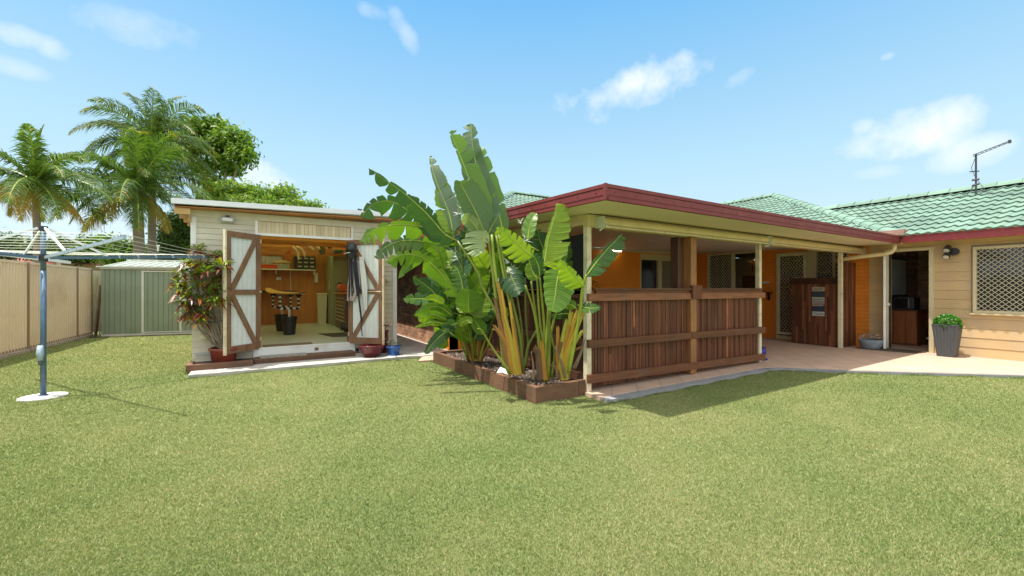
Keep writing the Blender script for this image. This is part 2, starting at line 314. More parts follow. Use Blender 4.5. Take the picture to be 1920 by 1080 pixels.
def rects(u0, u1, z0, z1, holes):      # split a rectangle around rectangular holes
    zs = sorted({z0, z1, *[h[2] for h in holes], *[h[3] for h in holes]}); zs = [z for z in zs if z0 <= z <= z1]
    out = []
    for a, b in zip(zs, zs[1:]):
        cur = u0
        for h in sorted(h for h in holes if h[2] < b-1e-6 and h[3] > a+1e-6):
            if h[0] > cur: out.append((cur, h[0], a, b))
            cur = max(cur, h[1])
        if cur < u1: out.append((cur, u1, a, b))
    return out
def wall(mb, ax, c, th, u0, u1, z0, z1, holes=()):
    for a, b, p, q in rects(u0, u1, z0, z1, list(holes)):
        if ax == 'x': mb.box(c, c+th, a, b, p, q)
        else: mb.box(a, b, c, c+th, p, q)
    return mb
def siding(mb, ax, c, u0, u1, z0, z1, step, holes=(), proud=.022):   # lapped boards on the low side of plane c
    z = z0
    while z < z1-.01:
        zt = min(z+step, z1); tn = random.uniform(.93, 1.05)
        for a, b, p, q in rects(u0, u1, z, zt, [h for h in holes]):
            k0 = proud*(1-.75*(p-z)/step); k1 = proud*(1-.75*(q-z)/step)
            q2 = q-.004 if abs(q-zt) < 1e-6 else q
            if ax == 'x': vs = [(c-k0, a, p), (c-k0, b, p), (c-k1, b, q2), (c-k1, a, q2), (c, a, p), (c, b, p), (c, b, q2), (c, a, q2)]
            else: vs = [(a, c-k0, p), (b, c-k0, p), (b, c-k1, q2), (a, c-k1, q2), (a, c, p), (b, c, p), (b, c, q2), (a, c, q2)]
            mb.add(vs, [(0, 1, 2, 3), (7, 6, 5, 4), (0, 4, 5, 1), (1, 5, 6, 2), (2, 6, 7, 3), (3, 7, 4, 0)], tn)
        z = zt
    return mb
def lattice(mb, ax, c, u0, u1, z0, z1, pu, pz, wd=.009):
    sl_ = pz/pu; W_ = u1-u0; Hh = z1-z0
    for sgn in (1, -1):
        k = -int(Hh/sl_/pu)-2
        while k*pu < W_+Hh/sl_+pu:
            uu = k*pu; pts = []
            # line: z = sgn*sl*(u-uu) (+ Hh if sgn<0)
            for u in (0, W_):
                z = sgn*sl_*(u-uu)+(Hh if sgn < 0 else 0)*0
                pts.append((u, z))
            (ua, za), (ub, zb) = pts
            def clip(ua, za, ub, zb):
                if za > zb: ua, za, ub, zb = ub, zb, ua, za
                if zb <= 0 or za >= Hh: return None
                if za < 0: ua = ua+(ub-ua)*(0-za)/(zb-za); za = 0
                if zb > Hh: ub = ua+(ub-ua)*(Hh-za)/(zb-za); zb = Hh
                return ua, za, ub, zb
            r = clip(ua, za, ub, zb)
            if r and abs(r[3]-r[1]) > .01:
                ua, za, ub, zb = r
                if ax == 'x': mb.bar((c, u0+ua, z0+za), (c, u0+ub, z0+zb), wd, wd*.7, up=(1, 0, 0))
                else: mb.bar((u0+ua, c, z0+za), (u0+ub, c, z0+zb), wd, wd*.7, up=(0, 1, 0))
            k += 1
        if sgn == 1: pass
    return mb
def frame(mb, ax, c0, c1, u0, u1, z0, z1, wd, sill=True):
    B = (lambda a, b, p, q: mb.box(c0, c1, a, b, p, q)) if ax == 'x' else (lambda a, b, p, q: mb.box(a, b, c0, c1, p, q))
    B(u0, u0+wd, z0, z1); B(u1-wd, u1, z0, z1); B(u0+wd, u1-wd, z1-wd, z1)
    if sill: B(u0+wd, u1-wd, z0, z0+wd)
    return mb
def struct(mb, name, mat, **k): return mb.build(name, mat, None, kind='structure', **k)
# ------------------------------------------------------------------ ground
m = bpy.data.materials.new('lawn'); m.use_nodes = True
N = m.node_tree.nodes; L = m.node_tree.links; b = N['Principled BSDF']; b.inputs['Roughness'].default_value = .9; b.inputs['Specular IOR Level'].default_value = .2
tcc = N.new('ShaderNodeTexCoord')
def nz_(s, d=6):
    n = N.new('ShaderNodeTexNoise'); n.inputs['Scale'].default_value = s; n.inputs['Detail'].default_value = d; n.inputs['Roughness'].default_value = .65; L.new(tcc.outputs['Object'], n.inputs['Vector']); return n.outputs[0]
def rp(inp, els):
    r = N.new('ShaderNodeValToRGB'); L.new(inp, r.inputs[0])
    while len(r.color_ramp.elements) < len(els): r.color_ramp.elements.new(.5)
    for el, (p, c) in zip(r.color_ramp.elements, els): el.position = p; el.color = (*c, 1)
    return r.outputs[0]
A = rp(nz_(.55, 8), [(.32, (.14, .18, .055)), (.52, (.20, .23, .08)), (.7, (.29, .27, .12))])
Bc = rp(nz_(60, 6), [(.33, (.085, .12, .035)), (.5, (.18, .23, .075)), (.68, (.31, .31, .14))])
mm = N.new('ShaderNodeMix'); mm.data_type = 'RGBA'; mm.inputs[0].default_value = .5; L.new(A, mm.inputs[6]); L.new(Bc, mm.inputs[7]); L.new(mm.outputs[2], b.inputs['Base Color'])
bp = N.new('ShaderNodeBump'); bp.inputs['Strength'].default_value = .8; bp.inputs['Distance'].default_value = .03; L.new(nz_(70), bp.inputs['Height']); L.new(bp.outputs[0], b.inputs['Normal'])
LAWN = m
g = MB(); nx = 24
g.add([(-300, -300, 0), (300, -300, 0), (300, 300, 0), (-300, 300, 0)], [(0, 1, 2, 3)]); struct(g, 'lawn', LAWN)
SLAB = [(3.62, 3.80), (7.30, 3.80), (7.62, 3.62), (8.29, 2.92), (10.10, 1.36), (12.2, -.5), (15, -.5), (15, 8.6), (3.62, 8.6)]
struct(MB().poly(SLAB, -.05, .05), 'patio_paving', TILE)
kb = MB(); kpts = [(3.64, 3.80), (7.30, 3.80), (7.62, 3.62), (8.29, 2.92), (10.10, 1.36), (12.2, -.5)]
def strip(mb, pts, wd, z0, z1):
    for i in range(len(pts)-1):
        (x0, y0), (x1, y1) = pts[i], pts[i+1]; l = math.hypot(x1-x0, y1-y0); nx_, ny_ = (y1-y0)/l*wd[i], -(x1-x0)/l*wd[i]; n2x, n2y = (y1-y0)/l*wd[i+1], -(x1-x0)/l*wd[i+1]
        mb.poly([(x0, y0), (x0+nx_, y0+ny_), (x1+n2x, y1+n2y), (x1, y1)][::1], z0, z1)
strip(kb, kpts, [.13, .13, .10, .05, .04, .04], -.05, .043); struct(kb, 'concrete_kerb', KERB)
struct(MB().poly([(-.83, 8.05), (2.62, 8.05), (2.85, 7.95), (2.85, 9.0), (-.83, 9.0)], -.05, .05), 'concrete_strip', CONC)
struct(MB().poly([(2.66, 9.004), (2.86, 8.0), (3.6, 8.0), (3.6, 20), (2.66, 20)], -.05, .045), 'side_path', CONC)
struct(MB().poly([(2.62, 7.55), (3.3, 7.45), (3.6, 7.45), (3.6, 8.0), (2.86, 8.0)], -.05, .03), 'tiled_path_corner', TILE)
# ------------------------------------------------------------------ grass blades
def inside(px, py, poly):
    c = np.zeros(len(px), bool); n = len(poly)
    for i in range(n):
        x0, y0 = poly[i]; x1, y1 = poly[i-1]
        with np.errstate(divide='ignore', invalid='ignore'):
            t = ((y0 > py) != (y1 > py)) & (px < (x1-x0)*(py-y0)/(y1-y0+1e-12)+x0)
        c ^= t
    return c
nb = 1250000
d = 1.5*np.exp(RNG.random(nb)*math.log(17/1.5)); lat = (RNG.random(nb)*2-1)*1.3*d
gx = V[0]*d+R[0]*lat; gy = V[1]*d+R[1]*lat
ex = inside(gx, gy, SLAB)
for pl in ([(-.86, 8.05), (2.9, 7.95), (3.7, 7.4), (3.7, 22), (-.86, 22)], [(2.85, 4.1), (3.7, 4.1), (3.7, 8.2), (2.85, 7.5)], [(3.6, 3.66), (7.3, 3.66), (7.6, 3.5), (8.3, 2.8), (8.5, 3.0), (7.4, 4), (3.6, 4)]): ex |= inside(gx, gy, pl)
ex |= ((gx+2.24)**2+(gy-7.63)**2 < .225**2) | (gx < -4.55+.062*(gy-6.6)) | (gy > 15.75-.22*(gx+1.56)) | (d < 1.5) | (gx > 11.8)
gx = gx[~ex]; gy = gy[~ex]; d = d[~ex]; n = len(gx)
hgt = (.007+.008*RNG.random(n))*(1+.05*d); wd = .0019*(d/2)**.60; an = RNG.random(n)*6.283; le = RNG.random(n)*.9
P = np.stack([gx, gy, np.zeros(n)], 1)
sx = np.stack([np.cos(an), np.sin(an), np.zeros(n)], 1)*wd[:, None]; la = RNG.random(n)*6.283
tip = np.stack([np.cos(la)*le*hgt*1.4, np.sin(la)*le*hgt*1.4, hgt], 1)
vs = np.empty((n, 3, 3)); vs[:, 0] = P-sx; vs[:, 1] = P+sx; vs[:, 2] = P+tip
patch = np.sin(gx*1.3+np.sin(gy*1.1)*1.7)*np.sin(gy*.9+1.2+np.sin(gx*.7)*1.5)
tn = np.clip(.49+.11*patch+.07*np.sin(gx*4.1+2*np.sin(gy*2.3))*np.sin(gy*3.7+np.sin(gx*3.1))+.21*RNG.standard_normal(n), 0, 1)
def edge_tufts(line, cnt, off):        # longer uncut grass along the edges
    out = []; tn_ = []
    for (x0, y0), (x1, y1) in zip(line, line[1:]):
        l = math.hypot(x1-x0, y1-y0); m_ = int(cnt*l); t = RNG.random(m_); o = np.abs(RNG.standard_normal(m_))*off; ex_, ey_ = (y1-y0)/l, -(x1-x0)/l
        h_ = (.012+.030*RNG.random(m_))*(.6+.4*np.sin(t*l*9)); a = RNG.random(m_)*6.283; px_ = x0+(x1-x0)*t+ex_*o; py_ = y0+(y1-y0)*t+ey_*o
        q = np.empty((m_, 3, 3)); wx, wy = np.cos(a)*.0028, np.sin(a)*.0028; b_ = RNG.random(m_)*6.283
        q[:, 0] = np.stack([px_-wx, py_-wy, np.zeros(m_)], 1); q[:, 1] = np.stack([px_+wx, py_+wy, np.zeros(m_)], 1)
        q[:, 2] = np.stack([px_+np.cos(b_)*h_*.8, py_+np.sin(b_)*h_*.8, h_], 1); out.append(q); tn_.append(np.clip(.35+.25*RNG.standard_normal(m_), 0, 1))
    return np.concatenate(out), np.concatenate(tn_)
EV = []; ET = []
for ln_, c_, o_ in (([(3.6, 3.67), (7.3, 3.67), (7.63, 3.50), (8.25, 2.86), (10.07, 1.31), (12, -.4)], 900, .012), ([(-.86, 8.04), (2.6, 8.04), (2.9, 7.9)], 600, .012), ([(-.90, 8.9), (-.90, 8.42)], 900, .012), ([(2.85, 7.5), (2.85, 4.08), (3.66, 4.08)], 700, .012),
                    ([(-2.24+.225*math.cos(k*.35), 7.63-.225*math.sin(k*.35)) for k in range(19)], 800, .01), ([(-4.6+.07, 6.8), (-3.86, 16.5)], 600, .03), ([(-3.6, 15.95), (-1.0, 15.3)], 500, .03)):
    v_, t_ = edge_tufts(ln_, c_, o_); EV.append(v_); ET.append(t_)
vs = np.concatenate([vs]+EV); tn = np.concatenate([tn]+ET)
np_mesh('grass_blades', vs.reshape(-1, 3), 3, tn, GRASSB, label='short green and straw coloured grass of the lawn', cat='grass', kind='stuff')
# ================================================================== HOUSE
XW = 11.87; YB = 8.38
house = thing('brick_house', 'single storey house with orange, brick and cream board walls under green tiled roofs', 'house', (XW, YB, 0))
# west brick wall and the orange wall at the back of the patio
w_ = wall(MB(), 'x', 3.60, .2, YB, 20, 0, 2.5); w_.build('brick_wall', BRICK, house)
SL = (9.5, 11.62, .1, 2.37)
o_ = wall(MB(), 'y', YB, .2, 3.58, XW, 0, 2.46, [SL]); o_.build('orange_wall', ORANGE, house)
W1 = (6.33, 7.82, .9, 2.41); DR = (5.08, 5.83, .05, 2.30); W2 = (4.24, 4.93, .9, 2.30)
o_ = wall(MB(), 'x', XW, .2, 3.87, YB, 0, 2.46, [W1, DR, W2]); o_.build('orange_wall', BRICKO, house)
LD = (2.87, 3.52, .05, 2.16); BW = (.35, 2.25, .90, 2.17)
wall(MB(), 'x', XW+.02, .14, -3.5, 3.87, 0, 2.42, [LD, BW]).build('wall_core', INT, house)
siding(MB(), 'x', XW+.018, -3.5, 3.867, .05, 2.40, .184, [(2.80, 3.60, .05, 2.22), (BW[0]-.03, BW[1]+.03, BW[2]-.03, BW[3]+.04)], .012).build('board_cladding', HOUSEC, house)
# laundry door
fr = MB(); fr.box(XW-.03, XW+.12, 3.52, 3.60, .05, 2.22); fr.box(XW-.03, XW+.12, 2.80, 2.87, .05, 2.22); fr.box(XW-.03, XW+.12, 2.87, 3.52, 2.16, 2.22)
frm = fr.build('door_frame', ALU, house)
ld0 = Vector((11.84, 3.555, 0)); ld1 = Vector((11.52, 3.485, 0))
dl = MB().bar((ld0.x, ld0.y, 1.11), (ld1.x, ld1.y, 1.11), .04, 2.06).build('door', WHITE, house, label='white laundry door swung open towards the lawn, seen edge on')
kq = ld0.lerp(ld1, .88); kn = Vector((.212, -.977, 0))
MB().tube([kq+kn*.02+Vector((0, 0, 1.03)), kq+kn*.05+Vector((0, 0, 1.03))], .012, 8).tube([kq+kn*.05+Vector((0, 0, 1.03)), kq+kn*.085+Vector((0, 0, 1.03))], .026, 12).build('knob', GREENT, dl)
for z in (.35, 1.95): MB().box(XW-.036, XW-.028, 3.535, 3.565, z, z+.09).build('hinge', BLACKP, frm)
# laundry room shell
rm = MB(); rm.box(XW+.17, 15.4, 3.95, 4.05, .05, 2.4); rm.box(15.4, 15.5, .2, 4.05, .05, 2.4); rm.box(XW+.17, 15.4, .2, .3, .05, 2.4)
rm.build('laundry_wall', BRICKI, house)
MB().box(XW+.17, 15.5, -3.4, 8.3, 2.42, 2.46).build('room_ceiling', INT, house)
# kitchen behind the back windows
km = MB(); km.box(XW+.2, 15.4, 4.06, 4.16, .05, 2.4); km.box(15.3, 15.4, 4.16, 8.3, .05, 2.4); km.box(XW+.2, 15.3, 8.25, 8.35, .05, 2.4)
km.build('kitchen_wall', INT, house)
# big window
wf = frame(MB(), 'x', XW-.045, XW+.06, BW[0], BW[1], BW[2], BW[3], .05); wfo = wf.build('window', ALU, house, bevel=.004)
MB().box(XW+.05, XW+.062, BW[0]+.05, BW[1]-.05, BW[2]+.05, BW[3]-.05).build('pane', GLASS, wfo)
lattice(MB(), 'x', XW-.018, BW[0]+.05, BW[1]-.05, BW[2]+.05, BW[3]-.05, .087, .087, .008).build('security_mesh', MESHC, wfo)
MB().box(XW-.07, XW+.02, BW[0]-.03, BW[1]+.03, BW[2]-.03, BW[2]-.001).build('sill', ALU, wfo)
# window 1 (mesh sash and clear sash)
wf = frame(MB(), 'x', XW-.03, XW+.08, W1[0], W1[1], W1[2], W1[3], .05); wf.box(XW-.02, XW+.06, 7.0, 7.07, W1[2]+.05, W1[3]-.05)
wfo = wf.build('window', ALU, house)
MB().box(XW+.05, XW+.06, W1[0]+.05, 6.99, W1[2]+.05, W1[3]-.05).build('pane', CLEAR, wfo); MB().box(XW+.05, XW+.06, 7.08, W1[1]-.05, W1[2]+.05, W1[3]-.05).build('pane', GLASS, wfo)
lattice(MB(), 'x', XW-.01, 7.07, W1[1]-.05, W1[2]+.05, W1[3]-.05, .075, .10, .008).build('security_mesh', MESHC, wfo)
# window 2
wf = frame(MB(), 'x', XW-.03, XW+.08, W2[0], W2[1], W2[2], W2[3], .03); wf.box(XW-.02, XW+.06, 4.52, 4.56, W2[2]+.03, W2[3]-.03)
wfo = wf.build('window', ALU, house)
MB().box(XW+.05, XW+.06, W2[0]+.03, W2[1]-.03, W2[2]+.03, W2[3]-.03).build('pane', GLASS, wfo)
lattice(MB(), 'x', XW-.01, W2[0]+.03, W2[1]-.03, W2[2]+.03, W2[3]-.03, .072, .095, .008).build('security_mesh', MESHC, wfo)
MB().box(XW-.035, XW+.01, 4.93, 5.08, .1, 2.38).build('door_surround', ALU, house)
# security door
f = frame(MB(), 'x', XW-.04, XW+.08, DR[0], DR[1], DR[2], DR[3], .035, False); f.box(XW-.06, XW+.08, DR[0], DR[1], .05, .14)
sd = f.build('security_door', ALU, house)
f = frame(MB(), 'x', XW-.055, XW-.03, DR[0]+.04, DR[1]-.04, .17, DR[3]-.04, .055); f.build('door_leaf', POSTC, sd)
lattice(MB(), 'x', XW-.042, DR[0]+.09, DR[1]-.09, .22, DR[3]-.09, .075, .10, .009).build('security_mesh', MESHC, sd)
MB().box(XW+.02, XW+.03, DR[0]+.03, DR[1]-.03, .14, DR[3]-.03).build('pane', GLASS, sd)
for z in (.4, 1.2, 2.0): MB().box(XW-.065, XW-.05, DR[1]-.045, DR[1]-.015, z, z+.1).build('hinge', GREENT, sd)
# sliding door on the orange wall
f = frame(MB(), 'y', YB-.02, YB+.1, SL[0], SL[1], SL[2], SL[3], .04); f.box(SL[0]+.04, SL[1]-.04, YB-.015, YB+.09, 2.20, 2.33)
x1 = on_y(1233, YB); f.box(x1, x1+.16, YB-.025, YB+.04, .14, 2.2)
sl_ = f.build('sliding_door', ALU, house)
MB().box(SL[0]+.04, SL[1]-.04, YB+.05, YB+.06, .14, 2.2).build('pane', GLASS, sl_)
x2 = on_y(1272, YB)
lattice(MB(), 'y', YB-.01, x1+.16, min(x2, SL[1]-.06), .2, 2.2, .085, .115, .010).build('security_mesh', MESHC, sl_)
MB().box(min(x2, SL[1]-.06), SL[1]-.04, YB-.02, YB+.04, .14, 2.2).build('stile', ALU, sl_)
MB().box(3.6, XW, YB-.05, YB-.001, 2.40, 2.45).build('ceiling_batten', ALU, house)
# gutters, soffit, downpipe
GX = 11.40
g = MB(); g.box(GX, GX+.12, -3.5, 3.17, 2.31, 2.445); g.box(GX-.012, GX+.005, -3.5, 3.17, 2.42, 2.455); g.box(GX-.008, GX, -3.5, 3.17, 2.31, 2.33)
g.build('gutter', REDB, house)
MB().box(GX+.12, XW+.02, -3.5, 3.6, 2.36, 2.40).build('eave_soffit', CREAM, house)
MB().box(GX-.03, GX+.02, -3.5, 3.17, 2.456, 2.470).build('flashing', WHITE, house)
# small brown box gutter end at the corner of the two roofs
reb = MB(); reb.box(GX-.06, GX-.035, 3.12, 4.25, 2.47, 2.585); reb.add([(GX-.035, 3.14, 2.46), (GX-.035, 3.14, 2.585), (12.45, 3.14, 2.46), (12.45, 3.14, 2.585), (GX-.035, 3.115, 2.46), (GX-.035, 3.115, 2.585), (12.45, 3.115, 2.46), (12.45, 3.115, 2.585)], [(0, 1, 3, 2), (4, 6, 7, 5), (0, 4, 5, 1), (2, 3, 7, 6), (1, 5, 7, 3), (0, 2, 6, 4)])
reb.build('roof_end_board', M('faded_brown_board', (.30, .17, .13), .7, .15, 4), house)
dpipe = MB(); dpipe.tube([(11.36, 3.28, 2.32), (11.36, 3.28, 2.20), (11.35, 3.32, 2.13), (11.30, 3.42, 2.09), (11.22, 3.75, 2.06), (11.17, 4.02, 2.03), (11.3, 4.25, 2.0), (11.84, 4.4, 1.97)], .042, 12)
dpipe.build('downpipe', CREAM, house, smooth=True)
# tiled roofs
def tiles(name, corner, along, up, n_along, rows, clip, pitchtan, tw=.16, rh=.27):
    """corner: eave start; along: unit vector of the eave; up: horizontal unit vector up the slope"""
    c = Vector(corner); al = Vector(along); upv = Vector(up); cosp = 1/math.sqrt(1+pitchtan**2)
    sl = Vector((upv.x*cosp, upv.y*cosp, pitchtan*cosp)); nrm = Vector((-upv.x*pitchtan*cosp, -upv.y*pitchtan*cosp, cosp))
    mb = MB(); seg = 8; du = tw/seg; rr = random.Random(3)
    for r in range(rows):
        lo, hi = clip(r*rh, 1), clip(r*rh+rh*.5, 1)
        u0 = max(lo[0], hi[0]); u1 = min(lo[1], hi[1])
        i0 = int(math.ceil(u0/du)); i1 = int(u1/du)
        if i1-i0 < 3: continue
        vs = []; tl = []
        for i in range(i0, i1+1):
            ph = 2*math.pi*(i*du/tw+.5*(r % 2)*0)
            hwave = .013*math.sin(ph)+.004*math.sin(2*ph)
            jog = .016*math.cos(ph)
            base = c+al*(i*du)
            a = base+sl*(r*rh-.02+jog)+nrm*(.042+hwave); a0 = base+sl*(r*rh-.02+jog)+nrm*(.012+hwave); bb = base+sl*((r+1)*rh-.02+jog*0)+nrm*(.014+hwave)
            vs += [a0, a, bb]
        m_ = (len(vs))//3
        fs = []
        for k in range(m_-1): fs += [(3*k, 3*k+3, 3*k+4, 3*k+1), (3*k+1, 3*k+4, 3*k+5, 3*k+2)]
        b = len(mb.v); mb.v += [tuple(v) for v in vs]; mb.f += [tuple(b+q for q in f) for f in fs]
        tt = {}
        for k in range(m_):
            t_ = (i0+k)//(seg*2)
            if t_ not in tt: tt[t_] = rr.uniform(.80, 1.1)
            mb.t += [tt[t_]]*3; mb.a += [0]*3
    return mb
PT = .466
def cap(mb, p, q, r=.11, step=.36):
    p = Vector(p); q = Vector(q); n = max(1, int((q-p).length/step)); dv = (q-p)/n; d_ = dv.normalized(); sd = d_.cross(Vector((0, 0, 1))).normalized(); up = sd.cross(d_)
    for i in range(n):
        tn = random.uniform(.88, 1.12); vs = []
        for k_, (pp, rr) in enumerate(((p+dv*i-d_*.02, r*1.08), (p+dv*(i+1), r*.94))):
            for a in (-78, -45, -15, 15, 45, 78): vs.append(pp+sd*(math.sin(rad(a))*rr)+up*(math.cos(rad(a))*rr*.75-.02))
        mb.add(vs, [(j, j+1, j+7, j+6) for j in range(5)]+[(5, 4, 3, 2, 1, 0), (6, 7, 8, 9, 10, 11)], tn)
    return mb
cosp = 1/math.sqrt(1+PT**2)
# right wing: west slope, eave along y at x = GX
tiles('r', (GX-.03, -3.5, 2.45), (0, 1, 0), (1, 0, 0), 0, 10, lambda s, k: (0, 6.75+s*cosp), PT).build('wing_roof_tiles', ROOF, house)
rz = 2.45+PT*2.43
MB().quad((13.8, -3.5, rz), (16.2, -3.5, 2.45), (16.2, 5.6, 2.45), (13.8, 5.6, rz), .05).build('wing_roof_back', ROOF, house)
# middle block A: west slope up to a north-south ridge, front hip
a_ = 4.9; apexA = (GX+a_, 3.2+a_, 2.47+PT*a_)
tiles('a', (GX-.03, 3.2, 2.47), (0, 1, 0), (1, 0, 0), 0, 20, lambda s, k: (s*cosp, 14.8), PT).build('middle_roof_tiles', ROOF, house)
MB().add([(GX, 3.2, 2.44), (GX+2*a_, 3.2, 2.44), (apexA[0], apexA[1], apexA[2]-.02)], [(0, 1, 2)]).build('middle_roof_front', ROOF, house)
cap(MB(), (GX+.1, 3.3, 2.51), (apexA[0], apexA[1], apexA[2]+.01), .15).build('hip_cap', ROOFC, house)
cap(MB(), (apexA[0]-.03, apexA[1], apexA[2]-.02), (apexA[0]-.03, 18, apexA[2]-.02), .18).build('ridge_cap', ROOFC, house)
cap(MB(), (13.75, -3.5, rz-.025), (13.75, 5.5, rz-.025), .18).build('ridge_cap', ROOFC, house)
# left block B: hip over the brick wall
b_ = 4.66; apB = (3.1+b_, 7.9+b_, 2.5+PT*b_+.04)
tiles('b', (3.1, 7.9, 2.5), (1, 0, 0), (0, 1, 0), 0, 19, lambda s, k: (s*cosp, 9.2), PT).build('left_roof_tiles', ROOF, house)
tiles('c', (3.1, 17.2, 2.5), (0, -1, 0), (1, 0, 0), 0, 19, lambda s, k: (s*cosp, 9.3-s*cosp), PT).build('left_roof_side_tiles', ROOF, house)
cap(MB(), (3.15, 7.95, 2.56), apB, .12).build('hip_cap', ROOFC, house)
cap(MB(), apB, (13, apB[1], apB[2]), .12).build('ridge_cap', ROOFC, house)
MB().box(3.02, 3.12, 8.3, 17.2, 2.36, 2.50).build('gutter', REDB, house)
MB().box(3.12, 3.6, 8.3, 17.2, 2.38, 2.41).build('eave_soffit', SOFF, house)
# wall lamp
lp = thing('wall_lamp', 'dark twin spotlight on the cream boards between the laundry doorway and the big mesh window', 'lamp', (XW, 2.52, 2.05))
MB().tube([(XW-.02, 2.50, 2.10), (XW-.06, 2.50, 2.10)], .075, 16).build('base_plate', BLACKP, lp, smooth=False)
for dy, z, dz in ((.04, 2.15, .0), (.045, 2.02, 0)):
    s_ = MB().tube([(XW-.06, 2.52, 2.09), (XW-.13, 2.53+dy*.5, z)], .014, 8); s_.tube([(XW-.10, 2.53+dy, z+.055), (XW-.19, 2.54+dy, z-.03)], [.045, .058], 14)
    hd = s_.build('lamp_head', BLACKP, lp)
    MB().tube([(XW-.186, 2.539+dy, z-.026), (XW-.194, 2.5405+dy, z-.034)], .046, 14).build('lens', GREENT, hd)
# antenna
an = thing('television_antenna', 'thin metal television antenna with a slanting boom on the green tiled ridge', 'antenna', (13.30, 2.48, 3.34))
MB().tube([(13.30, 2.48, 3.30), (13.30, 2.48, 4.26)], .017, 8).build('mast', DARK, an)
e0 = Vector((13.32, 2.52, 4.25)); e1 = Vector((12.68, 1.91, 4.25))
bm_ = MB(); bm_.tube([e0+Vector((0, 0, .02)), e1+Vector((0, 0, .02))], .009, 6); bm_.tube([e0-Vector((0, 0, .025)), e1+Vector((0, 0, .0))], .007, 6); bm_.build('boom', DARK, an)
el = MB(); dd = (e1-e0).normalized(); pr = dd.cross(Vector((0, 0, 1)))
for k in range(9): c_ = e0+(e1-e0)*(k/8); el.tube([c_-pr*.03, c_+pr*.03], .004, 5)
el.tube([(13.34, 2.44, 3.9), (13.24, 2.56, 3.9)], .012, 6); el.tube([(13.30, 2.43, 3.72), (13.30, 2.54, 3.72)], .022, 8); el.tube([(13.30, 2.43, 3.62), (13.30, 2.54, 3.60)], .022, 8)
el.box(e1.x-.025, e1.x+.025, e1.y-.02, e1.y+.02, e1.z-.02, e1.z+.04); el.build('element', DARK, an)
wr = MB(); wr.tube([(13.30, 2.48, 3.75), (13.18, 2.26, 3.32)], .005, 5); wr.tube([(13.31, 2.49, 4.2), (13.36, 2.56, 4.0), (13.30, 2.50, 3.8)], .005, 5)
wr.tube([(13.3, 2.5, 3.6), (13.33, 2.62, 3.42), (13.2, 2.9, 3.34), (12.9, 3.0, 3.2)], .007, 5); wr.build('cable', BLACKP, an)
# ================================================================== PATIO SHELTER
pat = thing('patio_shelter', 'flat roofed patio with maroon fascia, cream posts and beam in front of the orange wall', 'patio roof', (3.69, 4.12, 0))
def zc_(y): return 2.295+(y-3.2)*.030
PX0, PY0, PX1 = 3.11, 3.20, 11.40
def slopebox(mb, x0, x1, y0, y1, lo, hi, tone=1):
    vs = [(x, y, zc_(y)+h) for x in (x0, x1) for y in (y0, y1) for h in (lo, hi)]
    return mb.add(vs, [(0, 1, 3, 2), (4, 6, 7, 5), (0, 4, 5, 1), (2, 3, 7, 6), (0, 2, 6, 4), (1, 5, 7, 3)], tone)
slopebox(MB(), PX0+.03, PX1+.3, PY0+.03, 4.05, .012, .03).build('front_soffit', SOFF, pat)
slopebox(MB(), PX0+.03, 3.66, 4.05, 8.34, .012, .03).build('side_soffit', SOFF, pat)
cm = MB()
x = 3.66
while x < XW: slopebox(cm, x, min(x+.995, XW), 4.17, 8.34, .012, .03, 1); x += 1.0
cm.build('ceiling', CEIL, pat)
slopebox(MB(), PX0+.03, XW+.3, PY0+.03, 8.34, .10, .13).build('roof_sheet', ROOFD, pat)
fa = MB()
def fascia(mb, p, q, out):     # folded steel fascia: lip, recessed band, lower bead
    for lo, hi, t in ((0, .03, .012), (.03, .052, .002), (.052, .118, .008), (.118, .128, .0), (.128, .165, .014)):
        (x0, y0), (x1, y1) = p, q
        ox, oy = out[0]*t, out[1]*t
        vs = []
        for (xx, yy) in ((x0, y0), (x1, y1)):
            z = zc_(yy)
            vs += [(xx+ox, yy+oy, z+lo), (xx+ox, yy+oy, z+hi), (xx-out[0]*.03, yy-out[1]*.03, z+hi), (xx-out[0]*.03, yy-out[1]*.03, z+lo)]
        mb.add(vs, [(3, 2, 1, 0), (4, 5, 6, 7), (0, 1, 5, 4), (1, 2, 6, 5), (2, 3, 7, 6), (3, 0, 4, 7)])
fascia(fa, (PX0-.0, PY0), (PX1+.0, PY0), (0, -1))
fa.build('front_fascia', RED, pat)
fa = MB(); fascia(fa, (PX0, 8.3), (PX0, PY0-.012), (-1, 0)); fa.build('side_fascia', RED, pat)
MB().box(PX0-.018, PX0+.012, PY0-.018, PY0+.012, zc_(PY0)-.004, zc_(PY0)+.169).build('corner_cap', RED, pat)
rv = MB()
for k in range(26): xx = PX0+.12+k*.32; rv.box(xx, xx+.018, PY0-.011, PY0-.006, zc_(PY0)+.078, zc_(PY0)+.09)
for k in range(14): yy = PY0+.12+k*.3; rv.box(PX0-.011, PX0-.006, yy, yy+.02, zc_(yy)+.078, zc_(yy)+.09)
rv.build('rivets', M('dark_maroon', (.07, .015, .015), .5), pat)
MB().box(3.65, XW, 4.07, 4.165, 2.165, 2.325).build('front_beam', CREAM, pat)
bs = MB(); bs.box(3.65, 3.73, 4.165, 8.3, 2.20, 2.335); bs.build('side_beam', CREAM, pat)
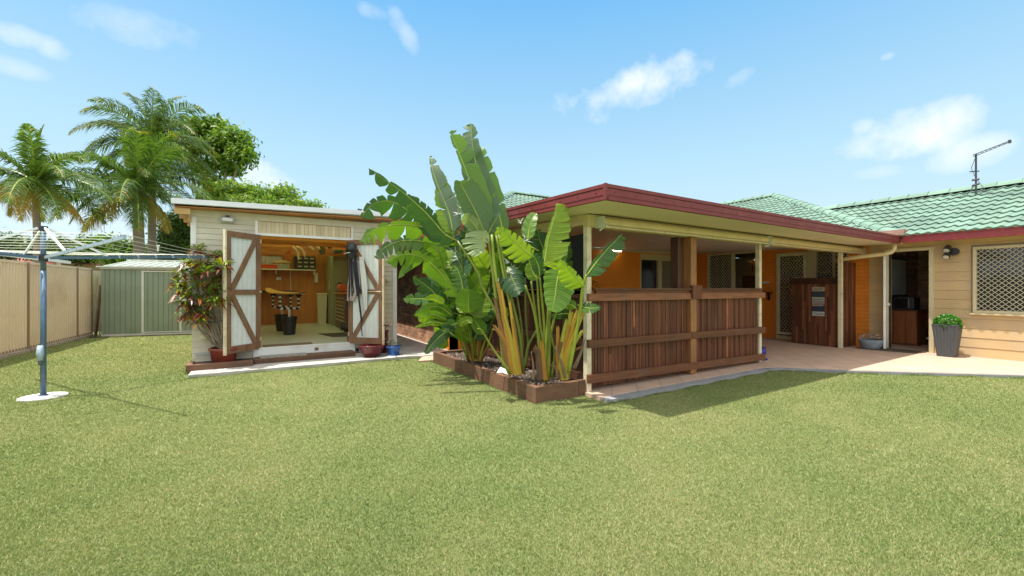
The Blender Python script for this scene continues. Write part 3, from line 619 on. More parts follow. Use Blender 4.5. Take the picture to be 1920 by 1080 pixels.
# roller awnings in front of the beam
for x0, x1 in ((3.80, 7.75), (7.83, 11.84)):
    aw = thing('roller_awning', 'long cream roller awning case along the beam, %s' % ('above the tall timber screen' if x0 < 5 else 'above the open paving'), 'awning', (x0, 4.03, 2.16), group='awning cases along the patio beam')
    n = 12; pr_ = [(math.cos(2*math.pi*k/n)*.062, math.sin(2*math.pi*k/n)*.06) for k in range(n)]
    mb = MB(); vs = [(xx, 3.995+a, 2.228+b) for xx in (x0, x1) for a, b in pr_]
    mb.add(vs, [tuple(range(n-1, -1, -1)), tuple(range(n, 2*n))]+[(k, (k+1) % n, n+(k+1) % n, n+k) for k in range(n)])
    mb.build('case', CREAM, aw, smooth=False)
    for xx in (x0-.012, x1): br_ = MB().box(xx, xx+.012, 3.92, 4.07, 2.15, 2.295).tube([(xx+.006, 3.95, 2.27), (xx+.05, 3.93, 2.18), (xx+.02, 4.02, 2.12)], .012, 6).build('bracket', GREENT, aw)
    MB().box(x0+.02, x1-.02, 3.93, 3.955, 2.152, 2.17).build('bottom_rail', POSTC, aw)
for x in (3.69, 7.76, 11.10):
    pm = MB().box(x-.038, x+.038, 4.085, 4.161, .05, 2.165); pm.build('post', POSTC, pat, bevel=.006)
MB().box(5.60, 5.74, 4.192, 4.33, .06, 2.17).build('post', WOODBROWN, pat, bevel=.006, label='dark brown timber post against the lighter one')
tp = MB().box(5.72, 5.86, 4.05, 4.19, .06, 2.17).build('post', WOODP, pat, bevel=.006, label='thick timber post between the cream ones')
MB().box(5.70, 5.93, 4.0, 4.05, 1.22, 1.42).build('post_block', WOODR, pat)
# ------------------------------------------------------------------ timber screens
def slats(mb, ax, c, th, u0, u1, z0, z1, lo, hi, dark=1.0):
    u = u0
    while u < u1-.02:
        wd_ = min(random.choice((.017, .022, .03, .045, .055, .065)), u1-u)
        dp = random.uniform(0, .016); k = random.random()
        zz = [z0, z1] if k < .72 else [z0, random.uniform(z0+.3, z1-.3), z1]
        for a, b in zip(zz, zz[1:]):
            t = random.choice((.6, .7, .8, .9, 1.0, 1.1, 1.25, 2.1 if random.random() < .25 else .9))*dark
            if ax == 'y': mb.box(u, u+wd_-.006, c+dp, c+th, a, b-.001, t)
            else: mb.box(c+dp, c+th, u, u+wd_-.006, a, b-.001, t)
        u += wd_
    return mb
def rail(mb, xa, xb, y0, y1, za0, za1, zb0, zb1, tone=1.0):
    mb.add([(xa, y0, za0), (xb, y0, zb0), (xb, y0, zb1), (xa, y0, za1), (xa, y1, za0), (xb, y1, zb0), (xb, y1, zb1), (xa, y1, za1)],
           [(0, 1, 2, 3), (7, 6, 5, 4), (0, 4, 5, 1), (1, 5, 6, 2), (2, 6, 7, 3), (3, 7, 4, 0)], tone)
scr = thing('timber_screen', 'tall screen of uneven dark red hardwood slats with three rails across the patio front', 'screen', (5.7, 4.1, 0))
slats(MB(), 'y', 4.10, .04, 3.745, 5.715, .10, 1.30, 0, 0).build('slats', WOODR, scr, label='slat panel left of the timber post')
slats(MB(), 'y', 4.10, .04, 5.862, 7.715, .10, 1.30, 0, 0).build('slats', WOODR, scr, label='slat panel right of the timber post')
r_ = MB(); rail(r_, 3.64, 7.82, 4.035, 4.083, 1.212, 1.307, 1.205, 1.30, 1.5); r_.build('rail', WOODX, scr)
r_ = MB(); rail(r_, 3.64, 5.735, 4.035, 4.083, .617, .717, .60, .70, .8); rail(r_, 5.737, 7.82, 4.03, 4.083, .605, .706, .575, .684, .85); r_.build('rail', WOODX, scr)
r_ = MB(); rail(r_, 3.64, 7.82, 4.035, 4.083, .165, .272, .095, .205, .95); r_.build('rail', WOODX, scr)
r_ = MB(); rail(r_, 3.74, 7.72, 4.02, 4.16, 1.352, 1.376, 1.352, 1.376, .6); rail(r_, 3.78, 7.74, 4.06, 4.098, 1.305, 1.352, 1.30, 1.352, 1.0); r_.build('cap_rail', WOODX, scr)
sc2 = thing('timber_screen', 'dark slatted side screen of the patio standing behind the planter box', 'screen', (3.69, 5.5, 0))
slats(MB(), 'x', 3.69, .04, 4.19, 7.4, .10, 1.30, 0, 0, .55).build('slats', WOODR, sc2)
r_ = MB()
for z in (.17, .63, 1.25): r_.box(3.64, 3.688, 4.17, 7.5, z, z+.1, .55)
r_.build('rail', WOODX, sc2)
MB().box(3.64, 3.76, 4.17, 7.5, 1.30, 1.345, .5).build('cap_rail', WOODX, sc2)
bl = MB().add([(3.72, 4.17, 1.36), (3.72, 7.5, 1.36), (3.72, 7.5, 2.0), (3.72, 4.17, 2.10), (3.735, 4.17, 1.36), (3.735, 7.5, 1.36), (3.735, 7.5, 2.0), (3.735, 4.17, 2.10)], [(0, 1, 2, 3), (7, 6, 5, 4), (0, 4, 5, 1), (1, 5, 6, 2), (2, 6, 7, 3), (3, 7, 4, 0)])
tag(bl.build('shade_blind', M('black_shade_cloth', (.012, .012, .014), .9, .3, 30), None), 'black shade cloth hung above the slatted side screen of the patio', 'blind')
# bar front with its signs, and the return panel to the wall
bar = thing('timber_counter', 'chest high reddish timber counter front carrying a column of six plates', 'counter', (11.2, 4.6, .05))
def boards(mb, ax, c, th, u0, u1, z0, z1):
    u = u0
    while u < u1-.01:
        wd_ = min(random.choice((.035, .045, .055)), u1-u); zz = [z0, random.uniform(z0+.2, z1-.2), z1]
        for a, b in zip(zz, zz[1:]):
            t = random.choice((.5, .75, .9, 1.05, 1.45))*1.1
            if ax == 'x': mb.box(c+random.uniform(0, .004), c+th, u, u+wd_-.002, a, b-.001, t)
            else: mb.box(u, u+wd_-.002, c+random.uniform(0, .004), c+th, a, b-.001, t)
        u += wd_
    return mb
boards(MB(), 'x', 11.17, .07, 4.17, 5.16, .06, 1.47).build('front_boards', WOODR, bar)
MB().box(11.14, 11.62, 4.17, 5.17, 1.47, 1.615, .35).build('top', WOODR, bar)
MB().box(11.24, 11.6, 5.08, 5.15, .06, 1.47, .5).build('side', WOODR, bar)
ret = thing('board_screen', 'narrow vertical board panel between the right cream post and the orange wall strip', 'panel', (11.5, 4.12, .05))
boards(MB(), 'y', 4.11, .05, 11.145, XW-.003, .06, 1.955).build('boards', WOODR, ret)
MB().box(11.145, XW-.004, 4.162, 4.2, 1.7, 1.8, .6).build('back_rail', WOODX, ret)
SG = [('South', .548, 0), ('', .0, 1), ('Seaward', 0, 0), ('Coming', 0, 0), ('', 0, 1), ('XTassea', 0, 0)]
PLATE = [M('sign_plate_sand', (.42, .36, .28), .5, .1), M('sign_plate_dark', (.035, .05, .075), .5, .2), M('sign_plate_pale', (.42, .46, .45), .5, .1), M('sign_plate_rose', (.40, .33, .30), .5, .1), M('sign_plate_navy', (.03, .045, .085), .5, .2), M('sign_plate_light', (.50, .54, .55), .5, .1)]
LBL = ['sand coloured plate at the top of the column of six on the timber counter', 'dark plate second from the top on the timber counter', 'pale plate with blue-green writing third from the top on the timber counter', 'rosy plate fourth from the top on the timber counter', 'navy plate fifth from the top on the timber counter', 'light plate at the bottom of the column of six on the timber counter']
ys = (on_x(1522.5, 11.16), on_x(1546, 11.16))
for k, (txt, _, _2) in enumerate(SG):
    y0p, y1p = [(538, 546), (547, 556), (557.3, 565), (566, 573.6), (575, 583), (584.3, 592.3)][k]
    dpt = V[0]*11.16+V[1]*(sum(ys)/2); z1, z0 = H-(y0p-540)*dpt/F, H-(y1p-540)*dpt/F
    sg = thing('sign_plate', LBL[k], 'sign', (11.16, sum(ys)/2, z0), group='plates on the timber counter')
    MB().box(11.150, 11.166, ys[1], ys[0], z0, z1).build('plate', PLATE[k], sg, bevel=.006)
    if txt:
        cu = bpy.data.curves.new('t', 'FONT'); cu.body = txt; cu.size = .085; cu.extrude = .001; cu.align_x = 'CENTER'; cu.align_y = 'CENTER'
        to = bpy.data.objects.new('t', cu); COL.objects.link(to); bpy.context.view_layer.update()
        me = bpy.data.meshes.new_from_object(to.evaluated_get(bpy.context.evaluated_depsgraph_get())); bpy.data.objects.remove(to)
        me.transform(Matrix.Translation((11.148-11.16, 0, (z1-z0)/2)) @ Matrix.Rotation(rad(-90), 4, 'Z') @ Matrix.Rotation(rad(90), 4, 'X'))
        me.materials.clear(); me.materials.append(M('sign_ink', (.03, .05, .06), .6)); lo = bpy.data.objects.new('lettering', me); COL.objects.link(lo); lo.parent = sg
# tube light
tl = thing('tube_light', 'lit white fluorescent tube fixed where the orange wall meets the ceiling', 'light', (8.4, 8.3, 2.36))
x0 = on_y(1138, 8.25); x1 = on_y(1165, 8.25)
MB().tube([(x0, 8.25, 2.385), (x1, 8.25, 2.385)], .014, 8).build('tube', TUBE, tl); MB().box(x0-.03, x1+.03, 8.25, 8.34, 2.40, 2.43).build('batten', WHITE, tl)
# small wall fittings on the orange wall
kt = thing('wall_shelf', 'small dark shelf on the orange wall left of the security door', 'shelf', (XW, 6.1, 1.25))
MB().box(XW-.16, XW, 5.92, 6.30, 1.245, 1.27).build('board', BLACKP, kt); MB().box(XW-.1, XW, 6.0, 6.02, 1.05, 1.245).build('bracket', BLACKP, kt)
tag(MB().box(XW-.02, XW-.002, 6.03, 6.2, 1.50, 1.56).build('wall_plaque', GREENT, None, bevel=.004), 'small pale metal plaque on the orange wall above the dark shelf', 'plaque')
# kitchen seen through the clear sash
kc = thing('kitchen_cupboard', 'cream kitchen cupboard wall with a dark oven seen through the clear window sash', 'cupboard', (13.2, 7.2, 0))
KC = M('kitchen_cream', (.75, .68, .52), .5, .05)
MB().box(XW+.9, XW+1.3, 5.4, 8.2, .05, 2.3).build('carcass', KC, kc)
MB().box(XW+.86, XW+.9, 6.55, 7.25, 1.1, 1.75).build('oven', BLACKP, kc)
mb = MB()
for y in (6.86, 6.94): mb.box(XW+.86, XW+.9, y, y+.02, 1.85, 2.05)
mb.build('handle', BLACKP, kc)
# laundry contents
cb = thing('wooden_cabinet', 'orange brown wooden cabinet just inside the laundry doorway', 'cabinet', (13.1, 3.6, .05))
MB().box(12.95, 13.6, 3.34, 3.93, .10, .84).build('body', M('cabinet_wood', (.30, .095, .025), .45, .25, 4, vs=(4, 4, .5)), cb, bevel=.008)
MB().box(12.92, 13.63, 3.31, 3.945, .84, .87).build('top', M('cabinet_top', (.13, .05, .02), .4, .2), cb); MB().box(12.93, 13.62, 3.32, 3.94, .05, .10).build('plinth', M('cabinet_plinth', (.16, .055, .02), .5, .2), cb)
mb = MB()
for y in (3.53, 3.74): mb.box(12.944, 12.95, y, y+.006, .12, .82)
mb.build('door_gap', BLACKP, cb)
tv = thing('microwave_oven', 'black microwave oven standing on the wooden cabinet in the laundry', 'microwave', (13.2, 3.6, .87))
MB().box(13.0, 13.42, 3.40, 3.90, .885, 1.16).build('body', DARK, tv, bevel=.01); MB().box(12.99, 13.0, 3.50, 3.88, .91, 1.14).build('door', GLASS, tv); MB().box(12.975, 12.99, 3.485, 3.50, .92, 1.13).build('handle', M('grey_metal', (.25, .26, .28), .4), tv)
MB().box(13.02, 13.05, 3.42, 3.45, .87, .885).box(13.02, 13.05, 3.84, 3.87, .87, .885).box(13.37, 13.4, 3.42, 3.45, .87, .885).build('feet', BLACKP, tv)
wb = thing('wall_board', 'pale grey board hanging on the brick wall inside the laundry', 'board', (13.8, 3.93, 1.2))
MB().box(13.15, 14.45, 3.925, 3.95, 1.20, 2.10).build('panel', M('grey_board', (.72, .78, .80), .4, .1), wb); frame(MB(), 'y', 3.915, 3.945, 13.12, 14.48, 1.17, 2.13, .035).build('frame', DARK, wb)
tag(MB().poly([(11.45, 2.95), (11.83, 2.9), (11.83, 3.75), (11.3, 3.65)], .052, .066).build('door_mat', M('brown_mat', (.085, .07, .05), .95, .3, 30, bump=.5), None), 'thin brown door mat on the tiles outside the laundry doorway', 'mat')
# ------------------------------------------------------------------ pots on the paving
tp_ = thing('tall_planter', 'tall tapered grey planter with a clipped green ball beside the laundry door', 'planter', (11.55, 2.50, .05))
def taper(mb, cx, cy, h0, h1, z0, z1, ribs=True):
    n = 14; ring = []
    for h_, z in ((h0, z0), (h1, z1)):
        for sx_, sy_, ax_ in ((-1, -1, 0), (1, -1, 1), (1, 1, 2), (-1, 1, 3)): pass
    def loop(h_, z):
        pts = []
        cs = [(-1, -1), (1, -1), (1, 1), (-1, 1)]
        for i in range(4):
            (x0, y0), (x1, y1) = cs[i], cs[(i+1) % 4]; nx_, ny_ = (y1-y0)/2, -(x1-x0)/2
            for k in range(n):
                t = k/n; o = (.005 if k % 2 else 0) if ribs else 0
                pts.append((cx+(x0+(x1-x0)*t)*h_*.97+nx_*o, cy+(y0+(y1-y0)*t)*h_*.97+ny_*o, z))
        return pts
    a = loop(h0, z0); b = loop(h1, z1); m_ = len(a)
    mb.add(a+b, [tuple(range(m_-1, -1, -1)), tuple(range(m_, 2*m_))]+[(i, (i+1) % m_, m_+(i+1) % m_, m_+i) for i in range(m_)])
    return mb
taper(MB(), 11.52, 2.53, .125, .185, .052, .66).build('pot', ZINC, tp_)
taper(MB(), 11.52, 2.53, .192, .192, .655, .675, False).build('rim', ZINC, tp_)
def leafball(name, lobes, n, size, mat, parent=None, shell=.55, tone=(.5, .2), flat=.35, jit=0, **kw):
    vol = np.array([l[3]*l[4]*l[5] for l in lobes]); idx = RNG.choice(len(lobes), n, p=vol/vol.sum()); lb = np.array([l[:6] for l in lobes])[idx]
    dr = RNG.standard_normal((n, 3)); dr /= np.linalg.norm(dr, axis=1)[:, None]
    r = 1-(1-shell)*RNG.random(n)**1.2
    c = lb[:, :3]+dr*lb[:, 3:]*r[:, None]+RNG.standard_normal((n, 3))*jit
    nr = dr*.7+RNG.standard_normal((n, 3))*.6+np.array([0, 0, flat]); nr /= np.linalg.norm(nr, axis=1)[:, None]
    t = np.cross(nr, RNG.standard_normal((n, 3))); t /= np.linalg.norm(t, axis=1)[:, None]; bt = np.cross(nr, t)
    s = size*(.6+.8*RNG.random(n))[:, None]
    vs = np.empty((n, 4, 3)); vs[:, 0] = c-t*s; vs[:, 1] = c-bt*s*.42+nr*s*.12; vs[:, 2] = c+t*s; vs[:, 3] = c+bt*s*.42+nr*s*.12
    ltone = np.array([(hash((round(l[0], 3), round(l[2], 3))) % 100)/100-.5 for l in lobes])[idx]
    tn = np.clip(tone[0]+tone[1]*RNG.standard_normal(n)+ltone*.22, 0, 1)
    return np_mesh(name, vs.reshape(-1, 3), 4, tn, mat, parent, **kw)
leafball('clipped_bush', [(11.52, 2.53, .69, .20, .20, .185)], 1900, .024, TOPI, tp_, shell=.8, tone=(.5, .25))
gp = thing('grey_bowl_pot', 'squat grey stone bowl holding dried flower heads beside the right timber panel', 'pot', (11.42, 3.72, .05))
MB().lathe((11.45, 3.70, .05), [(.13, 0), (.17, .05), (.205, .15), (.21, .21), (.19, .215), (.18, .19), (.02, .18)], 28).build('bowl', GREYP, gp, smooth=True)
mb = MB()
for k in range(150):
    a = random.random()*6.283; r = random.random()**.6*.22; z = .26+random.random()*.10-.25*r*r; c_ = Vector((11.45+r*math.cos(a), 3.70+r*math.sin(a), z+.03)); s_ = random.uniform(.012, .03)
    t = Vector((random.uniform(-1, 1), random.uniform(-1, 1), random.uniform(-.3, .8))).normalized(); n_ = t.orthogonal().normalized()
    mb.add([c_-t*s_, c_+n_*s_*.5, c_+t*s_, c_-n_*s_*.5], [(0, 1, 2, 3)], random.uniform(.5, 1.2))
mb.build('dry_plant', M('dry_flower', (.36, .27, .23), .9, .3, 20, tone=1), gp)
bp_ = thing('blue_glazed_pot', 'shiny cobalt blue pot on its saucer at the foot of the middle cream post', 'pot', (8.05, 4.25, .05))
MB().lathe((8.05, 4.28, .05), [(.10, 0), (.145, .0), (.15, .02), (.10, .022), (.10, .05), (.13, .11), (.13, .17), (.115, .20), (.13, .22), (.105, .22), (.095, .18), (.01, .17)], 28).build('pot', COBALT, bp_, smooth=True)
# palm plant standing inside the patio behind the corner post
pp = thing('potted_palm', 'bushy dark green potted palm inside the patio behind the corner post', 'plant', (4.25, 4.95, .05))
MB().lathe((4.25, 4.95, .05), [(.14, 0), (.18, .3), (.17, .3), (.15, .27), (.01, .27)], 20).build('pot', MAROON, pp)
mb = MB()
for k in range(34):
    a = random.random()*6.283; ln = random.uniform(.45, .75); b0 = Vector((4.25, 4.95, .32)); z0 = random.uniform(.2, 1.25)
    c0 = b0+Vector((math.cos(a)*.05, math.sin(a)*.05, z0)); mb.tube([b0, c0], .006, 4, .6)
    for q in range(22):
        t = q/22; p_ = c0+Vector((math.cos(a)*ln*t*.6, math.sin(a)*ln*t*.6, .35*t-.55*t*t)); sgn = 1 if q % 2 else -1
        dl_ = Vector((-math.sin(a)*sgn*.14+math.cos(a)*.07, math.cos(a)*sgn*.14+math.sin(a)*.07, -.05)); sd_ = Vector((math.cos(a), math.sin(a), .1))*.009
        mb.add([p_-sd_, p_+sd_, p_+dl_], [(0, 1, 2)], random.uniform(.5, .9))
mb.build('fronds', FROND, pp)
tag(MB().lathe((3.95, 4.9, .05), [(.2, 0), (.2, .16), (.19, .16), (.01, .15)], 20).build('blue_tub', M('teal_blue_plastic', (.01, .16, .26), .3), None), 'low bright blue tub glimpsed under the side screen behind the planter', 'tub')
# ================================================================== PLANTER AND GIANT STRELITZIA
pl = thing('planter_box', 'low L shaped box of stained timber sleepers holding the giant bird of paradise clumps', 'planter', (3.2, 5.6, 0))
def sleeper(x0, x1, y0, y1, z0, z1, t): return MB().box(x0, x1, y0, y1, z0, z1, t).build('sleeper', SLEEP, pl, bevel=.002)
sleeper(2.86, 2.935, 5.41, 7.42, -.02, .202, .95); sleeper(2.86, 2.935, 4.80, 5.408, -.02, .201, 1.2); sleeper(2.86, 2.935, 4.18, 4.796, -.02, .20, .9)
sleeper(2.86, 3.52, 4.10, 4.178, -.02, .20, 1.05); sleeper(3.524, 3.64, 4.10, 4.178, -.02, .205, .85); sleeper(2.94, 3.62, 7.34, 7.42, -.02, .20, .9)
so_ = MB(); nxx, nyy = 16, 60
vs = []
for i in range(nxx+1):
    for j in range(nyy+1): vs.append((2.936+.69*i/nxx, 4.18+3.16*j/nyy, .115+.03*math.sin(i*1.7+j*.9)*math.sin(j*.6)+random.uniform(0, .02)+.02*j/nyy))
so_.add(vs, [(i*(nyy+1)+j, (i+1)*(nyy+1)+j, (i+1)*(nyy+1)+j+1, i*(nyy+1)+j+1) for i in range(nxx) for j in range(nyy)]); so_.build('soil', SOIL, pl)
mb = MB()
for k in range(1500):
    c_ = Vector((random.uniform(2.95, 3.6), random.uniform(4.2, 7.3), random.uniform(.145, .185))); t = Vector((random.uniform(-1, 1), random.uniform(-1, 1), random.uniform(-.35, .35))).normalized(); s_ = random.uniform(.008, .035); n_ = t.cross(Vector((random.uniform(-.4, .4), random.uniform(-.4, .4), 1))).normalized()
    mb.add([c_-t*s_, c_+n_*s_*.3, c_+t*s_, c_-n_*s_*.3], [(0, 1, 2, 3)], random.choice((.4, .7, 1, 1.6, 2.4)))
mb.build('mulch', CHIP, pl, kind='stuff')
def smooth_path(pts, n):
    pts = [Vector(p) for p in pts]
    if len(pts) == 2: return [pts[0].lerp(pts[1], i/n) for i in range(n+1)]
    P_ = [pts[0]*2-pts[1]]+pts+[pts[-1]*2-pts[-2]]; out = []; m_ = len(pts)-1
    for i in range(n+1):
        s = i/n*m_; k = min(int(s), m_-1); t = s-k; a, b, c, d_ = P_[k:k+4]
        out.append(.5*((2*b)+(c-a)*t+(2*a-5*b+4*c-d_)*t*t+(3*b-3*c+d_-a)*t*t*t))
    return out
def bird_leaf(parent, pts, dep, wl, wr, torn=0, roll=0, fold=.35, tone=.5, mat=None, droop=.0, name='leaf', spread=.12, blunt=.55):
    """pts: midrib from leaf base to tip as photo pixels, dep: depth at base and tip; widths in photo pixels"""
    n = len(pts); P3 = [D(x, y, dep[0]+(dep[1]-dep[0])*i/(n-1)) for i, (x, y) in enumerate(pts)]
    K = 36; path = smooth_path(P3, K); dm = (dep[0]+dep[1])/2; mb = MB(); ph = random.random()*9
    vdir = Vector((V[0], V[1], 0)); tot = sum((path[i+1]-path[i]).length for i in range(K))
    def prof(t): return max(0, math.sin(math.pi*min(1, t**blunt)))**.5 if t < 1 else 0
    cuts = []; t = 0
    for sgn, wpx in ((-1, wl), (1, wr)):
        wid = wpx*dm/F*1.22
        t = 0; segs = []
        while t < 1:
            l_ = random.uniform(.075, .19) if torn > 0 else 1.0
            if torn > 0 and random.random() > torn: l_ *= 2.6
            segs.append((t, min(1, t+l_))); t += l_
        for (t0, t1) in segs:
            st = max(2, int((t1-t0)*K)); sag = random.uniform(-.5, .5)*spread*(1.6 if torn else 0); shr = (random.uniform(.05, .22) if torn and torn < .75 else random.uniform(.12, .34) if torn else 0); lenf = random.uniform(.85, 1.03) if torn else 1
            rows = []
            for i in range(st+1):
                t = t0+(t1-t0)*i/st; f = t*K; k = min(int(f), K-1); p = path[k].lerp(path[k+1], f-k); dr = (path[min(k+1, K)]-path[k]).normalized()
                side = dr.cross(vdir); side = side.normalized() if side.length > .01 else Vector((R[0], R[1], 0))
                sidew = (side*sgn*math.cos(roll*sgn+0)+vdir*math.sin(roll)*1.0).normalized() if False else (side*sgn*math.cos(roll)+vdir*sgn*math.sin(roll)).normalized()
                nrm = sidew.cross(dr)*sgn
                if nrm.z < 0: nrm = -nrm
                w0 = wid*prof(t)*lenf*(1+.04*math.sin(t*40+ph))
                # torn ends lean together so that gaps open between the strips
                tc_ = (t0+t1)/2; lean = (tc_-t)*tot*shr*1.6+sag*w0*.5+w0*.30
                row = []
                for q in range(5):
                    u = q/4; ang = fold*(1-u*.5)
                    pt = p+sidew*(w0*u*math.cos(ang))+nrm*(w0*u*math.sin(ang)*.8-droop*w0*u*u*1.2)+dr*(lean*u*u)+Vector((0, 0, -droop*w0*u*u*.7))
                    pt += nrm*(.004*math.sin(t*tot*90)*u)
                    row.append(pt)
                rows.append((row, t))
            vs = [p for r_2, _ in rows for p in r_2]; al = [tt*tot*260 for _, tt in rows for _q in range(5)]
            mb.add(vs, [(i*5+q, (i+1)*5+q, (i+1)*5+q+1, i*5+q+1) for i in range(len(rows)-1) for q in range(4)], min(1, max(0, tone+random.uniform(-.1, .1))), al)
    lf = mb.build(name, mat or BIRD, parent, smooth=True)
    MB().tube(path[:-1:3]+[path[-1]], [max(.0025, .010*(1-i/13)) for i in range(len(path[:-1:3])+1)], 6, 1.5).build('midrib', STALK, lf, smooth=True)
    return lf, path[0]
def stalk(parent, pts, dep, r0, r1, tone=1.0, mat=None, name='stalk'):
    n = len(pts); P3 = [D(x, y, dep[0]+(dep[1]-dep[0])*i/(n-1)) for i, (x, y) in enumerate(pts)]
    path = smooth_path(P3, 14); return MB().tube(path, [r0+(r1-r0)*i/14 for i in range(15)], 8, tone).build(name, mat or STALK, parent, smooth=True)
def sheath(parent, pts, dep, w0, w1, tone):
    n = len(pts); P3 = [D(x, y, dep[0]+(dep[1]-dep[0])*i/(n-1)) for i, (x, y) in enumerate(pts)]
    path = smooth_path(P3, 10); mb = MB(); vs = []; vd = Vector((V[0], V[1], 0))
    for i, p in enumerate(path):
        t = i/10; w2 = w0+(w1-w0)*t; dr = (path[min(i+1, 10)]-path[max(i-1, 0)]).normalized(); sd = dr.cross(vd).normalized()
        for a in (-90, -50, -15, 15, 50, 90): vs.append(p+sd*(math.sin(rad(a))*w2)-vd*(math.cos(rad(a))*w2*.6)+Vector((0, 0, random.uniform(-.03, .03) if i == 10 else 0)))
    mb.add(vs, [(i*6+q, i*6+q+1, (i+1)*6+q+1, (i+1)*6+q) for i in range(10) for q in range(5)]+[(i*6+5, i*6, (i+1)*6, (i+1)*6+5) for i in range(10)], tone)
    return mb.build('sheath', SHEATH, parent, smooth=True)
C1 = thing('bird_of_paradise_plant', 'low bushy giant bird of paradise clump with torn leaves arching over the path', 'plant', (3.1, 6.5, .15), group='giant bird of paradise clumps')
C2 = thing('bird_of_paradise_plant', 'tallest giant bird of paradise clump with upright paddle leaves and thick orange stalk bases', 'plant', (3.0, 4.9, .15), group='giant bird of paradise clumps')
C3 = thing('bird_of_paradise_plant', 'right giant bird of paradise clump with bright green leaves beside the corner post', 'plant', (3.3, 4.35, .15), group='giant bird of paradise clumps')
# --- C2 tall leaves
bird_leaf(C2, [(926, 440), (915, 380), (893, 310), (885, 262), (883, 229)], (5.5, 5.6), 17, 29, .12, roll=.35, fold=.3, tone=.3, mat=BIRDP)
bird_leaf(C2, [(944, 448), (937, 405), (918, 340), (903, 290), (895, 276)], (5.7, 5.9), 14, 30, .4, roll=-.2, fold=.3, tone=.45)
bird_leaf(C2, [(912, 440), (893, 375), (868, 305), (850, 262), (844, 245)], (5.4, 5.4), 25, 7, .07, roll=-.5, fold=.45, tone=.6)
bird_leaf(C2, [(912, 446), (897, 408), (879, 372), (866, 348), (864, 339)], (5.2, 5.0), 26, 20, 0, roll=.25, fold=.5, tone=.35, mat=BIRDP)
bird_leaf(C2, [(911, 432), (906, 452), (905, 466), (908, 474)], (5.15, 5.05), 34, 8, .8, roll=.2, fold=.3, tone=.9, mat=BIRDP, spread=.3)
bird_leaf(C2, [(900, 438), (888, 420), (876, 408), (871, 402)], (5.15, 5.0), 10, 14, .7, roll=.2, fold=.3, tone=.8, mat=BIRDP, spread=.3)
bird_leaf(C2, [(915, 440), (925, 420), (934, 405)], (5.2, 5.1), 10, 7, .8, roll=.2, fold=.3, tone=.35, mat=BIRDP, spread=.3)
bird_leaf(C2, [(858, 452), (832, 437), (800, 400), (757, 362), (720, 336), (690, 314)], (5.5, 5.3), 5, 21, .8, roll=.3, fold=.25, tone=.15, blunt=.75)
bird_leaf(C2, [(850, 440), (842, 400), (826, 360), (812, 322), (806, 292)], (5.7, 5.9), 19, 6, .08, roll=-.2, fold=.3, tone=.3, mat=BIRDP)
bird_leaf(C2, [(852, 442), (842, 400), (832, 360), (824, 322)], (5.8, 5.9), 17, 19, .2, roll=.1, fold=.2, tone=.85)
bird_leaf(C2, [(905, 440), (880, 405), (850, 378), (838, 366)], (5.6, 5.9), 18, 14, .8, roll=.2, fold=.2, tone=.5, mat=BIRDP)
bird_leaf(C2, [(975, 553+0), (966, 535), (957, 515), (950, 500)][::-1], (5.5, 5.3), 22, 20, .5, roll=.1, fold=.2, tone=.12, droop=.2)
# trunk like bundle of stalks
for a, b, c_, tn, r0 in ((930, 925, 915, 1.0, .021), (945, 930, 922, 1.5, .024), (958, 945, 930, 1.2, .019), (965, 950, 935, .9, .018)):
    stalk(C2, [(a+16, 700), (a+8, 620), (b, 520), (c_, 440)], (5.5, 5.4), r0*1.3, r0*.7, tn)
stalk(C2, [(950, 690), (935, 600), (905, 540), (895, 510), (858, 452)], (5.5, 5.5), .022, .012, .8, mat=None)
stalk(C2, [(958, 700), (925, 655), (905, 622), (896, 616)], (5.4, 5.1), .016, .008, 1.1)
stalk(C2, [(975, 690), (980, 640), (972, 570), (965, 540)], (5.6, 5.6), .016, .010, .8)
stalk(C2, [(984, 690), (990, 650), (986, 590), (985, 520)], (5.8, 5.9), .020, .012, .6)
stalk(C2, [(984, 688), (990, 650), (1003, 625), (1010, 610)], (5.7, 5.7), .018, .014, 1.0)
for (xa, xb, yt, tn, w0) in ((945, 928, 560, .12, .05), (952, 934, 530, .38, .05), (960, 946, 590, .72, .045), (966, 956, 565, .55, .04), (950, 926, 610, .22, .05), (968, 962, 600, .3, .03), (957, 940, 545, .62, .04)):
    sheath(C2, [(xa+8, 702), (xa+1, 650), (xb, yt)], (5.42, 5.32), w0*.95, w0*.42, tn)
for (x0, y0, x1, y1) in ((965, 700, 972, 650), (950, 700, 936, 610), (974, 702, 968, 640), (935, 620, 924, 618)):
    stalk(C2, [(x0, y0), ((x0+x1)/2+4, (y0+y1)/2), (x1, y1)], (5.45, 5.4), .03, .008, mat=DRYL, name='dry_sheath')
# --- C1 left clump
bird_leaf(C1, [(800, 408), (771, 398), (735, 378), (700, 382), (676, 410)], (6.2, 6.0), 10, 30, .9, roll=.3, fold=.2, tone=.2, blunt=.7)
bird_leaf(C1, [(862, 462), (815, 432), (768, 422), (720, 424), (690, 438), (674, 454)], (6.0, 5.7), 6, 26, .9, roll=.3, fold=.25, tone=.72, blunt=.75)
bird_leaf(C1, [(862, 560), (820, 505), (790, 482), (755, 478), (722, 492)], (6.1, 5.8), 8, 26, .9, roll=.25, fold=.25, tone=.75, blunt=.8)
bird_leaf(C1, [(820, 462), (785, 452), (752, 452), (722, 464), (702, 484)], (6.4, 6.2), 9, 20, .9, roll=.2, fold=.2, tone=.5, mat=BIRDP, blunt=.7)
bird_leaf(C1, [(845, 460), (815, 420), (785, 385), (764, 368)], (5.9, 5.8), 12, 26, .6, roll=.2, fold=.2, tone=.3)
bird_leaf(C1, [(812, 470), (790, 480), (765, 500), (747, 522)], (6.3, 6.1), 10, 8, .5, roll=.2, fold=.3, tone=.6)
